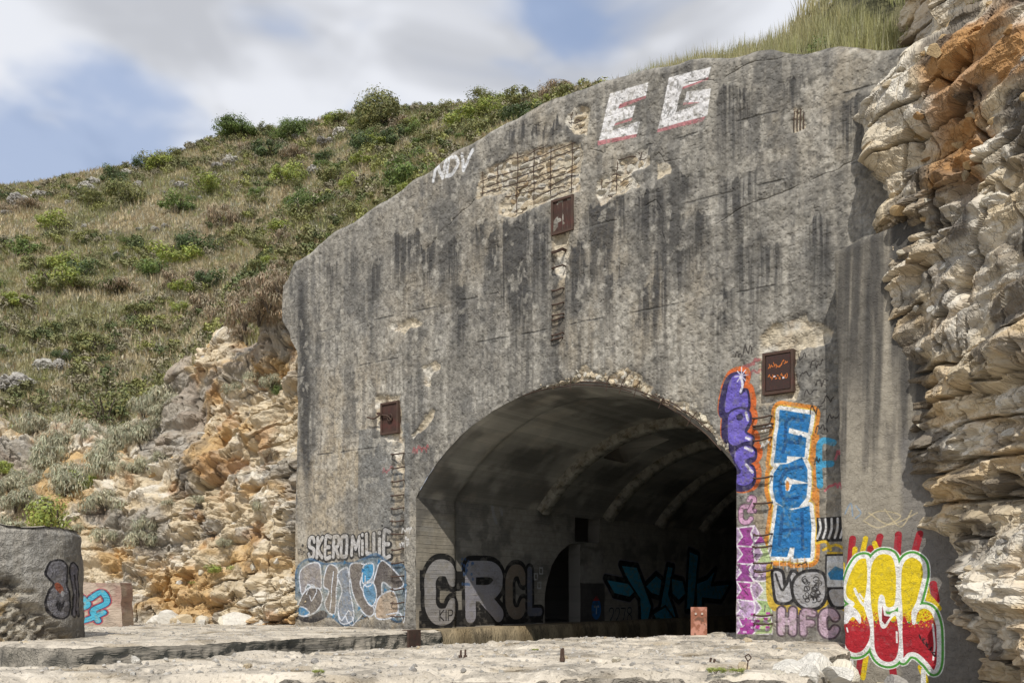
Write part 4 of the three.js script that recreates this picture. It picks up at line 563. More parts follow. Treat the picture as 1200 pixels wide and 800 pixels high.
  arcBar(1.75, 1.2, 0.03, -0.02); arcBar(1.45, 0.95, 0.1, 0.0); arcBar(1.15, 0.72, 0.02, -0.03); arcBar(1.1, 0.8, 0.15, 0.0);
  for (const a of [1.5, 1.32, 1.25, 1.18, 1.05, 0.9]) { const c = cos(a), s = sin(a); mesh('rebar', tube([[AC + (AR - 0.1 * rr()) * c, AH + (AR - 0.1) * s, 0], [AC + (AR + 0.15) * c, AH + (AR + 0.15) * s, 0.02], [AC + (AR + 0.33) * c, AH + (AR + 0.33) * s, -0.04]], 0.012, 4, 1), M.bar, g); }
  for (const w of [11.1, 11.17, 11.24, 11.31]) mesh('rebar', tube([[w, 11.0, -0.03], [w + 0.01, 11.25, 0], [w, 11.5, -0.04]], 0.012, 4, 1), M.bar, portal);
}

// ---------------------------------------------------------------- quay, channel water, ground
const skirtDown = (g, d, sd) => skirt(g, 26, (x, y, z, r) => { const yy = r * d, k = (0.34 * (fbm3(x * 1.7, yy * 2.6, z * 1.7, 4, sd) - 0.5) + 0.12 * (fbm3(x * 6, yy * 7, z * 6, 2, sd + 9) - 0.5)) * min(1, r * 9); return [x + k * 0.9 - 0.03 * r, y - yy, z + k * 0.9]; }, (x, y, z) => [(x + z) / 2, y / 2]);
M.face = new THREE.MeshStandardMaterial({ map: tex(paint(512, 512, (u, v) => { const a = fbm(u * 6, v * 6, 6, 501, 6), s = sstep(0.34, 0.54, fbm(u * 4, v * 3, 5, 503, 4)), c = [0.36, 0.32, 0.26]; lerp3(c, [0.075, 0.072, 0.062], s * 0.85); const k = 0.6 + 0.7 * a + 0.2 * (hash(floor(u * 512), floor(v * 512), 8) - 0.5); return [c[0] * k, c[1] * k, c[2] * k]; }), true), bumpMap: tex(rockBump.image, false), bumpScale: 0.06, roughness: 0.97 });
const toWorld = (p) => p.map(([w, n]) => [WX(w, n), WZ(w, n)]);
const quayPoly = [...toWorld([[0.9, -0.05], [0.92, 4], [0.88, 8.6], [0.55, 10.4], [-1.2, 10.9], [-2.6, 10.6], [-4.2, 11.6]]), [-15, -18.6], [-34, -18], [-34, -37], [-6.5, -37], ...toWorld([[-5.2, -0.6], [-0.05, -0.05]])];
const quaySd = signedPoly(quayPoly);
const quayH = (x, z) => 0.08 * (fbm(x * 0.8, z * 0.8, 4, 510) - 0.5) + 0.07 * (fbm(x * 4, z * 4, 3, 511) - 0.5) - 0.012;
const quayG = sheet(-22, -1.8, -35, -17.5, 0.1, [(x, z) => quaySd(x, z) + 0.16 * (fbm(x * 1.6, z * 1.6, 4, 512) - 0.55)], (x, z) => [x, quayH(x, z) - 0.05 * sstep(0.14, 0, quaySd(x, z)), z], (x, z) => [x / 3, -z / 3]);
const quay = mesh('quay', quayG, M.gravel); top(quay, 'pale gravelly quay top between the cliff and the channel', null, null, 'structure');
mesh('quay_face', skirtDown(quayG, 1.7, 520), M.face, quay);
const slabPoly = [[-14, -10.2], [-14, -11.3], [-9.5, -12.1], [-6.87, -12.75], [-5.4, -14.6], [-4.41, -16.2], [-1.83, -18.3], [0.97, -21.3], ...toWorld([[7.7, -0.2], [8.3, -2.4], [10.1, -2.4], [9.95, -0.15], [12.5, -0.15], [12.62, 0.95], [13.2, 3.5], [14.5, 8.1]]), [3.4, -11.5], [1.6, -11.75], [0.2, -11.45], [-0.8, -11.85], [-2.2, -11.5], [-4.5, -11.2], [-7, -10.4]];
const slabSd = signedPoly(slabPoly);
const slabH = (x, z) => { const cr = abs(fbm(x * 0.55 + 3, z * 0.9, 4, 533) - 0.5); return 0.1 * (fbm(x * 0.7, z * 0.7, 3, 530) - 0.5) + 0.05 * (fbm(x * 3.2, z * 3.2, 4, 531) - 0.5) + 0.035 * sstep(0.5, 0.54, fbm(x * 1.1 + 5, z * 1.5, 5, 537)) - 0.03 * sstep(0.6, 0.64, fbm(x * 4, z * 4, 4, 538)) - 0.045 * (1 - sstep(0.0, 0.03, cr)) - 0.06 * sstep(0.62, 0.7, fbm(x * 2.2, z * 2.2, 3, 535)); };
const slabG = sheet(-14, 7.6, -24.6, -10, 0.075, [(x, z) => slabSd(x, z) + 0.35 * (fbm(x * 1.3, z * 1.3, 4, 532) - 0.55)], (x, z) => [x, slabH(x, z) - 0.08 * sstep(0.2, 0, slabSd(x, z) + 0.35 * (fbm(x * 1.3, z * 1.3, 4, 532) - 0.55)), z], (x, z) => [x / 3 + 0.37, -z / 3]);
const slab = mesh('quay_slab', slabG, M.gravel); top(slab, 'broken pale concrete slab in front of the arch', null, null, 'structure');
mesh('slab_edge', skirtDown(slabG, 1.6, 540), M.face, slab);
const ground = mesh('ground', sheet(-420, 420, -420, 420, 14, [], (x, z) => [x, -2.1 + 0.3 * (fbm(x * 0.05, z * 0.05, 3, 550) - 0.5), z], (x, z) => [x / 6, z / 6]), new THREE.MeshStandardMaterial({ color: new THREE.Color().setRGB(0.36, 0.33, 0.28), map: gravelMap, roughness: 1 })); top(ground, 'stony ground below the quay', null, null, 'structure');
const water = mesh('water', new THREE.PlaneGeometry(13, 80, 26, 160).rotateX(-PI / 2), new THREE.MeshPhysicalMaterial({ color: new THREE.Color().setRGB(0.03, 0.06, 0.06), roughness: 0.08, bumpMap: tex(gravelBump.image, false, [4, 24]), bumpScale: 0.02 })); water.position.set(WX(4.9, -10), -1.28, WZ(4.9, -10)); water.rotation.y = TURN; top(water, 'dark still water in the channel', null, null, 'structure');

// ---------------------------------------------------------------- hillside and cliffs
const footZ = table([[-40, 33], [-24, 33.4], [-18, 34], [-12.5, 33.6], [-9.5, 32.2], [-8, 31.0], [-7, 30.5], [-4, 30.5]]);          // depth of the cliff foot
const cliffBack = table([[-40, 8], [-22, 7.5], [-17, 6.5], [-14.5, 4.6], [-12, 2.8], [-7, 2.2]]);
const cliffTop = table([[-40, 9], [-22, 8.2], [-17, 8.0], [-14.5, 8.6], [-13, 9.5], [-11, 10.6], [-9, 10.0], [-8.3, 10.4], [-7.5, 11.4], [-4, 11.5]]);
const crest = table([[-95, 38], [-49, 41.0], [-37, 42.8], [-26, 46.2], [-12, 48.4], [0, 49.0], [8, 50.0], [12, 49.6], [22, 49.6], [29, 50], [42, 53], [80, 55]]);
const hillNear = (X) => { // where the hill starts behind the cliff or the facade: [depth, height]
  const wf = (X - P0[0] - 1.45 * EZ) / EX, fz = -(P0[2] + wf * EZ - 1.45 * EX), fh = outline(clamp(wf, -5.9, 15.3)) - 0.08, k = sstep(-8.3, -7.4, X);
  return [mix(footZ(X) + cliffBack(X), X > 9 ? 18 : fz, k), mix(cliffTop(X), fh, k)];
};
function hillH(X, Z) {
  const [z0, h0] = hillNear(X), t = (Z - z0) / (92 - z0); let h;
  if (t < 1) h = mix(h0, crest(X), t) + 1.3 * sin(t * PI) * (fbm(X * 0.11, Z * 0.11, 4, 601) - 0.5) * 2 + 0.35 * (fbm(X * 0.6, Z * 0.6, 3, 602) - 0.5) * sstep(0, 0.03, t);
  else h = crest(X) - (Z - 92) * 0.25 + 0.35 * (fbm(X * 0.6, Z * 0.6, 3, 602) - 0.5);
  return h + 3.0 * exp(-(((X - 12) / 3.7) ** 2) - (((Z - 26) / 5) ** 2));
}
function landH(X, Z) { if (X > -7.9 && Z < hillNear(X)[0]) return -9; const zf = footZ(X), b = cliffBack(X); if (Z < zf) return -0.2; if (Z < zf + b) return cliffTop(X) * ((Z - zf) / b) ** 0.62; return hillH(X, Z); }
// a point on the land that is seen in a given direction from the photographer's place
function sighted(px, py) { const a = (px - 600) / 1100, b = (695 - py) / 1100; for (let Z = 22; Z < 110; Z += 0.12) if (EYE + b * Z < landH(a * Z, Z)) return [a * Z, landH(a * Z, Z), -Z]; return null; }
{
  const nx = 330, nz = 230, pos = [], uv = [], col = [], idx = [];
  for (let j = 0; j <= nz; j++) for (let i = 0; i <= nx; i++) {
    const X = -95 + 165 * i / nx, z0 = hillNear(X)[0], Z = z0 + (130 - z0) * (j / nz) ** 1.35 - (j ? 0 : 0.02), h = hillH(X, max(Z, z0)) - (j ? 0 : X < -7.6 ? 2.5 : 0.25), a = fbm(X * 0.3, Z * 0.3, 4, 610), b = fbm(X * 1.3, Z * 1.3, 4, 611);
    const c = [0.27, 0.225, 0.14]; lerp3(c, [0.17, 0.165, 0.08], sstep(0.42, 0.62, a)); lerp3(c, [0.36, 0.33, 0.27], 0.7 * sstep(0.56, 0.7, b));
    pos.push(X, h - (Z > 100 ? 6 * (Z - 100) / 30 : 0), -Z); uv.push(X / 3, Z / 3); col.push(...c);
    if (i < nx && j < nz) { const q = j * (nx + 1) + i; idx.push(q, q + 1, q + nx + 1, q + 1, q + nx + 2, q + nx + 1); }
  }
  const g = new THREE.BufferGeometry(); g.setAttribute('position', new THREE.Float32BufferAttribute(pos, 3)); g.setAttribute('uv', new THREE.Float32BufferAttribute(uv, 2)); g.setAttribute('color', new THREE.Float32BufferAttribute(col, 3)); g.setIndex(idx); g.computeVertexNormals();
  top(mesh('hillside', g, new THREE.MeshStandardMaterial({ vertexColors: true, map: gravelMap, bumpMap: gravelBump, bumpScale: 0.05, roughness: 1 })), 'steep scrubby hillside rising behind the tunnel portal', null, null, 'structure');
}
// fractured rock: a base sheet pushed out in tilted blocks of three sizes, with gaps between them
const DIP = [cos(0.35), sin(0.35)];
// envelope of tilted planes, one per cell: planar faces that meet in sharp edges (sign 1: joints, -1: ridges)
function facets(x, y, z, sx, sy, s, tilt, round, sign) {
  const a = (x * DIP[0] + y * DIP[1]) / sx, b = (-x * DIP[1] + y * DIP[0]) / sy, c = z / sx, ix = floor(a), iy = floor(b), iz = floor(c); let best = -9;
  for (let i = ix - 1; i <= ix + 1; i++) for (let j = iy - 1; j <= iy + 1; j++) for (let k = iz - 1; k <= iz + 1; k++) {
    let m = imul(i, 73856093) ^ imul(j, 19349663) ^ imul(k, 83492791) ^ imul(s, 40503); m = imul(m ^ (m >>> 15), 2246822519); m ^= m >>> 13; const R = (n) => TAB[(m + n * 7919) & 65535];
    const p0 = a - i - R(0), q0 = b - j - R(1), r = c - k - R(2), t = 1.6 * (R(3) - 0.5), p = p0 + t * q0, q = q0 - t * p0;
    const v = 0.55 * (R(4) - 0.5) + tilt * (p * (R(5) - 0.5) + q * (R(6) - 0.62)) - round * max(0, max(abs(p), abs(q), 0.7 * abs(r)) - 0.24);
    if (v > best) { best = v; wr.r4 = R(7); }
  }
  return sign * best;
}
function blocks(x, y, z, sx, sy, s, tilt, gapW) {
  const a = x * DIP[0] + y * DIP[1], b = -x * DIP[1] + y * DIP[0], q = worley(a / sx, b / sy, z / sx, s);
  return 0.8 * (q.r - 0.5) + ((a / sx - q.cx) * (q.r2 - 0.5) + (b / sy - q.cy) * (q.r3 - 0.35)) * tilt - 0.8 * (1 - sstep(0, gapW, q.f2 - q.f1));
}
function rockSheet(nx, ny, base, amp, seed, color) {
  const pos = new Float32Array((nx + 1) * (ny + 1) * 3), uv = new Float32Array((nx + 1) * (ny + 1) * 2), col = new Float32Array(pos.length), idx = [];
  for (let j = 0, k = 0; j <= ny; j++) for (let i = 0; i <= nx; i++, k++) { const p = base(i / nx, j / ny); pos.set(p, k * 3); uv.set([(p[0] + p[2]) / 2.2, (p[1] + 0.3 * p[2]) / 2.2], k * 2); if (i < nx && j < ny) { const q = j * (nx + 1) + i; idx.push(q, q + 1, q + nx + 1, q + 1, q + nx + 2, q + nx + 1); } }
  const g = new THREE.BufferGeometry(); g.setAttribute('position', new THREE.BufferAttribute(pos, 3)); g.setAttribute('uv', new THREE.BufferAttribute(uv, 2)); g.setIndex(idx); g.computeVertexNormals();
  const N = g.attributes.normal.array.slice(), D = new Float32Array(pos.length / 3);
  for (let k = 0; k < pos.length / 3; k++) {
    const x = pos[k * 3], y = pos[k * 3 + 1], z = pos[k * 3 + 2], wx = x + 0.14 * (fbm3(x * 1.1, y * 1.1, z * 1.1, 4, seed) - 0.5), wy = y + 0.14 * (fbm3(x * 1.1 + 7, y * 1.1, z * 1.1, 3, seed + 1) - 0.5);
    const big = facets(wx, wy, z, 2.1, 1.4, seed + 10, 0.9, 1.55, 1), r1 = wr.r4, mid = facets(wx, wy, z, 0.8, 0.52, seed + 30, 0.9, 1.55, 1), r2 = wr.r4, low = facets(wx + 5, wy, z, 1.1, 0.8, seed + 40, 0.9, 1.2, -1), sm = facets(wx, wy, z, 0.3, 0.2, seed + 50, 0.9, 1.55, 1), r3 = wr.r4;
    const rubble = sstep(0.42, 0.6, fbm3(x * 0.5, y * 0.5, z * 0.5, 3, seed + 5)), bed = -x * DIP[1] + y * DIP[0] + 0.5 * (fbm3(x * 0.8, y * 0.8, z * 0.8, 3, seed + 6) - 0.5), crack = abs(((bed / 0.62) % 1 + 1) % 1 - 0.5), cr2 = abs(fbm3(x * 1.3, y * 0.5, z * 1.3, 3, seed + 7) - 0.5);
    const d = amp * (0.44 + 1.15 * big + 0.5 * low + 0.7 * mid * (0.45 + 0.75 * rubble) + 0.4 * sm * (0.25 + 0.9 * rubble) - 0.5 * (1 - sstep(0, 0.07, crack)) * sstep(0.42, 0.55, fbm3(x * 0.6, y * 0.6, z * 0.6, 2, seed + 8)) - 0.6 * (1 - sstep(0, 0.018, cr2)) + 0.12 * (fbm3(x * 2.5, y * 2.5, z * 2.5, 4, seed + 70) - 0.5) + 0.09 * (fbm3(x * 9, y * 9, z * 9, 3, seed + 75) - 0.5));
    D[k] = d;
    col.set(color(x, y, z, r1, r2, r3, rubble), k * 3);
  }
  for (let k = 0; k < D.length; k++) for (let c = 0; c < 3; c++) pos[k * 3 + c] += N[k * 3 + c] * D[k];
  g.setAttribute('color', new THREE.BufferAttribute(col, 3)); const f = g.toNonIndexed(); f.computeVertexNormals();
  return f;
}
const ROCK = { cream: [0.68, 0.58, 0.42], white: [0.80, 0.75, 0.65], ochre: [0.60, 0.39, 0.16], rustc: [0.42, 0.215, 0.075], grey: [0.34, 0.32, 0.29], dark: [0.10, 0.082, 0.066], sand: [0.56, 0.45, 0.29] };
const cliffG = rockSheet(480, 310, (u, v) => {
  const X = mix(-24, -5.6, u), q = v * 1.13, zf = footZ(X), b = cliffBack(X), ht = cliffTop(X);
  if (q <= 1) return [X, mix(-0.35, ht, q ** 0.92), -(zf - 0.15 + b * q ** 1.45)];
  const e = (q - 1) * 10; return [X, ht + 0.5 * e, -(zf - 0.15 + b + e * 1.1)];
}, 0.72, 900, (x, y, z, a, b, c, rub) => {
  const k = ROCK.cream.slice(), n = fbm3(x * 0.55, y * 0.9, z * 0.55, 4, 910), g = fbm3(x * 0.45, y * 0.6, z * 0.45, 5, 920);
  lerp3(k, ROCK.white, 0.85 * sstep(0.42, 0.72, a * 0.4 + b * 0.6)); lerp3(k, ROCK.sand, 0.6 * sstep(0.5, 0.8, c)); lerp3(k, ROCK.ochre, 0.8 * sstep(0.52, 0.64, n)); lerp3(k, ROCK.rustc, 0.6 * sstep(0.56, 0.68, fbm3(x * 0.9, y * 1.3, z * 0.9, 4, 914)));
  lerp3(k, ROCK.grey, 0.75 * sstep(0.54, 0.66, g + 0.1 * (b - 0.5))); lerp3(k, ROCK.dark, 0.5 * sstep(0.62, 0.72, fbm3(x * 1.5, y * 0.8, z * 1.5, 4, 925)));
  return k;
});
const cliff = mesh('rock_cliff', cliffG, M.rock); top(cliff, 'cream and ochre limestone cliff left of the tunnel portal', null, null, 'structure');
// right-hand cliff
const silh = table([[-600, 1080], [-40, 1080], [0, 1086], [45, 1098], [66, 1066], [92, 1024], [130, 1020], [190, 1034], [240, 1034], [270, 1046], [340, 1050], [400, 1062], [480, 1078], [560, 1100], [640, 1102], [700, 1110], [800, 1122], [900, 1130]]);
const rightBase = (s, h) => {
  const zl = mix(17.2, 18.7, clamp(h / 10)), xl = (silh(695 - (h - EYE) * 1100 / zl) - 600) / 1100 * zl + 0.02 + 0.34 * sstep(3.8, 1.4, h), zr = mix(11.6, 14.6, clamp(h / 12)), xr = 0.66 * zr;
  if (s < 0) return [xl - s * 1.2 + 0.3 * s * s, h, -(zl - s * 4.5)];
  return [mix(xl, xr, s), h, -mix(zl, zr, s ** 1.1)];
};
const cliffR = rockSheet(330, 600, (u, v) => rightBase(mix(-0.45, 1, u), mix(-1.6, 15.6, v)), 0.62, 1300, (x, y, z, a, b, c, rub) => {
  const k = ROCK.cream.slice(), n1 = fbm3(x * 0.8, y * 0.8, z * 0.8, 4, 1305), n2 = fbm3(x * 0.7 + 4, y * 1.1, z * 0.7, 4, 1310), iron = sstep(7.6, 8.4, y - 0.15 * (x - 7.4) + 2.6 * (n1 - 0.5)) * sstep(-18.0, -17.3, z);   // iron-stained breccia at the top
  lerp3(k, ROCK.white, 0.9 * sstep(0.35, 0.65, a * 0.5 + b * 0.5)); lerp3(k, ROCK.sand, 0.5 * sstep(0.55, 0.85, c)); lerp3(k, ROCK.ochre, 0.75 * sstep(0.5, 0.62, n2) * (0.5 + 0.5 * iron)); lerp3(k, ROCK.rustc, 0.85 * sstep(0.36, 0.52, n2 + 0.12 * (b - 0.5)) * iron);
  lerp3(k, ROCK.grey, 0.7 * sstep(0.53, 0.64, fbm3(x * 1.1, y * 1.1, z * 1.1, 4, 1320)) * (0.3 + 0.7 * b)); lerp3(k, ROCK.dark, 0.8 * sstep(0.54, 0.64, fbm3(x * 0.9, y * 0.8, z * 0.9, 4, 1325) + 0.11 * iron + 0.06 * (c - 0.5)));
  return k;
});
const cliff2 = mesh('rock_cliff', cliffR, M.rock); top(cliff2, 'broken orange and white rock cliff beside the yellow and red graffiti', null, null, 'structure');
// loose and half-buried stones on both cliffs
const rockShapes = [1, 2, 3, 4, 5, 6, 7].map((k) => stoneGeo(700 + k, 2, [1.5, 1.0, 1.3]));
const RM = [stoneMat(0.74, 0.68, 0.55), stoneMat(0.78, 0.75, 0.68), stoneMat(0.66, 0.48, 0.26), stoneMat(0.5, 0.3, 0.13), stoneMat(0.44, 0.42, 0.39), stoneMat(0.66, 0.55, 0.38)];
{
  const r = rng(8181), put = (parent, g, k, pick) => { // set on a vertex of the cliff mesh
    const p = g.attributes.position, n = g.attributes.normal, x = p.getX(k), y = p.getY(k), z = p.getZ(k), size = pick(x, y, z); if (!size) return false;
    const m = mesh('stone', rockShapes[floor(r() * 7)], RM[size[1]], parent); m.position.set(x - n.getX(k) * size[0] * 0.12, y - n.getY(k) * size[0] * 0.12, z - n.getZ(k) * size[0] * 0.12); m.scale.set(size[0] * (0.8 + 0.5 * r()), size[0] * (0.7 + 0.5 * r()), size[0] * (0.8 + 0.4 * r())); m.rotation.set(0.6 * (r() - 0.5), r() * 6, 0.35 + 0.5 * (r() - 0.5)); return true;
  };
  let n = 0; while (n < 70) { const k = floor(r() * cliffG.attributes.position.count); if (put(cliff, cliffG, k, (x, y) => (y < 0.2 || y > 10.5 || x > -7.2 ? null : [0.07 + 0.14 * r() * r(), [0, 1, 5, 0, 2, 4][floor(r() * 6)]]))) n++; }
  n = 0; while (n < 90) { const k = floor(r() * cliffR.attributes.position.count); if (put(cliff2, cliffR, k, (x, y, z) => { const t = y > 7.5 ? 1 : 0.3; return y < -0.5 || y > 13.5 || z < -18.2 || z > -12 || r() > t ? null : [0.06 + 0.12 * r() * r(), y > 8 ? [2, 0, 3, 2, 5, 1][floor(r() * 6)] : [0, 1, 5, 4, 1, 0][floor(r() * 6)]]; })) n++; }
}

// ---------------------------------------------------------------- vegetation
const LEAF = { green: [0.085, 0.125, 0.032], lime: [0.17, 0.205, 0.045], dark: [0.05, 0.075, 0.026], olive: [0.125, 0.135, 0.05], dry: [0.21, 0.175, 0.12], sage: [0.27, 0.275, 0.20] };
const leafMat = Object.fromEntries(Object.entries(LEAF).map(([k, c]) => [k, new THREE.MeshPhysicalMaterial({ color: new THREE.Color().setRGB(c[0] * 1.7, c[1] * 1.65, c[2] * 1.75), vertexColors: true, roughness: 0.95, transmission: 0.25, thickness: 0 })]));
const barkMat = new THREE.MeshStandardMaterial({ color: new THREE.Color().setRGB(0.13, 0.105, 0.08), roughness: 1 });
function foliage(seed, { n = 1500, clumps = 16, leaf = 0.075, up = 0.75, spread = 0.36, spiky = 0 }) { // unit crown: radius 1, standing on y = 0
  const r = rng(seed), cs = [], pos = [], nor = [], col = [];
  for (let i = 0; i < clumps; i++) { const a = r() * 2 * PI, e = r() ** 0.7, y = 0.18 + up * (r() ** 0.8); const rad = sqrt(max(0.05, 1 - ((y - 0.45) / 0.75) ** 2)) * (0.35 + 0.55 * e); cs.push([cos(a) * rad, y, sin(a) * rad, spread * (0.6 + 0.8 * r()), 0.75 + 0.5 * r()]); }
  const a = new THREE.Vector3(), b = new THREE.Vector3(), nn = new THREE.Vector3();
  for (let i = 0; i < n; i++) {
    const c = cs[floor(r() * clumps)], u = r() * 2 * PI, w = r() * 2 - 1, s = sqrt(1 - w * w), R = c[3] * (0.55 + 0.45 * r() ** 0.5) * (r() < 0.12 ? 1.45 : 1), p = [c[0] + R * s * cos(u), max(0.02, c[1] + R * w * 0.9), c[2] + R * s * sin(u)];
    nn.set(s * cos(u) + 0.9 * (r() - 0.5), w + 0.35 + 0.9 * (r() - 0.5), s * sin(u) + 0.9 * (r() - 0.5)).normalize();
    a.set(r() - 0.5, spiky ? 0.9 + r() : r() - 0.5, r() - 0.5).cross(nn).normalize(); b.crossVectors(nn, a); if (spiky) [a.x, a.y, a.z, b.x, b.y, b.z] = [b.x, b.y, b.z, a.x, a.y, a.z];
    const L = leaf * (0.7 + 0.7 * r()) * (spiky ? 1.7 : 1), Wd = leaf * (spiky ? 0.22 : 0.42) * (0.8 + 0.5 * r()), k = c[4] * (0.7 + 0.6 * r()), warm = 1 + 0.25 * (r() - 0.4);
    const q = [[-L, 0], [0, -Wd], [L, 0], [-L, 0], [L, 0], [0, Wd]];
    for (const [x, y] of q) { pos.push(p[0] + a.x * x + b.x * y, p[1] + a.y * x + b.y * y, p[2] + a.z * x + b.z * y); nor.push(nn.x, nn.y, nn.z); col.push(k * warm, k, k * (0.9)); }
  }
  const g = new THREE.BufferGeometry(); g.setAttribute('position', new THREE.Float32BufferAttribute(pos, 3)); g.setAttribute('color', new THREE.Float32BufferAttribute(col, 3)); g.computeVertexNormals(); return g;
}
function stems(seed, n = 6) { const r = rng(seed), gs = []; for (let i = 0; i < n; i++) { const a = r() * 2 * PI, d = 0.3 + 0.4 * r(); gs.push(new THREE.TubeGeometry(new THREE.CatmullRomCurve3([new THREE.Vector3(0.06 * cos(a), -0.12, 0.06 * sin(a)), new THREE.Vector3(0.35 * d * cos(a), 0.3, 0.35 * d * sin(a)), new THREE.Vector3(d * cos(a + 0.3), 0.75, d * sin(a + 0.3))]), 4, 0.028, 4)); } return mergeGeometries(gs); }
const crowns = [foliage(1, { n: 1700 }), foliage(2, { n: 1500, clumps: 11, spread: 0.42 }), foliage(3, { n: 1500, clumps: 22, spread: 0.3, up: 0.6 })];
const wisps = [foliage(4, { n: 1500, clumps: 18, spiky: 1, leaf: 0.085 }), foliage(5, { n: 1300, clumps: 14, spiky: 1, leaf: 0.1, up: 0.9 })], bigCrown = foliage(6, { n: 8500, clumps: 34, leaf: 0.05, spread: 0.34, up: 0.95 }), stemG = [stems(7), stems(8)];
const proto = {};
function shrub(name, kind, shape, [x, y, z], size, label, grp, tall = 0.85, turn = 0) {
  const key = kind + shape; let o;
  if (!proto[key]) { o = group(name); mesh('crown', shape < 3 ? crowns[shape] : shape < 5 ? wisps[shape - 3] : bigCrown, leafMat[kind], o); mesh('stem', stemG[shape % 2], barkMat, o); proto[key] = o; } else { o = proto[key].clone(); o.name = name; o.userData = {}; }
  o.position.set(x, y - 0.06 * size, z); o.scale.set(size, size * tall, size); o.rotation.y = turn; return top(o, label, name === 'tree' ? 'tree' : name === 'weed' ? 'weed' : 'shrub', grp);
}
const LBL = { green: ['round green shrub on the grassy hillside', 'green shrubs on the hillside'], lime: ['bright yellow-green shrub on the grassy hillside', 'yellow-green shrubs on the hillside'], dark: ['dense dark green shrub on the grassy hillside', 'dark shrubs on the hillside'], olive: ['olive-coloured shrub on the grassy hillside', 'olive shrubs on the hillside'], dry: ['dry brown twiggy shrub on the hillside', 'dry shrubs on the hillside'], sage: ['silvery grey-green scrub bush on the rocky slope', 'grey scrub on the slope left of the cliff'] };
const sized = (k, q) => (q > 1.15 ? ['large ' + LBL[k][0], 'large ' + LBL[k][1]] : q < 0.6 ? ['small ' + LBL[k][0], 'small ' + LBL[k][1]] : LBL[k]);
const pr = (Z, px) => px * Z / 1100;
const rv = rng(31337);
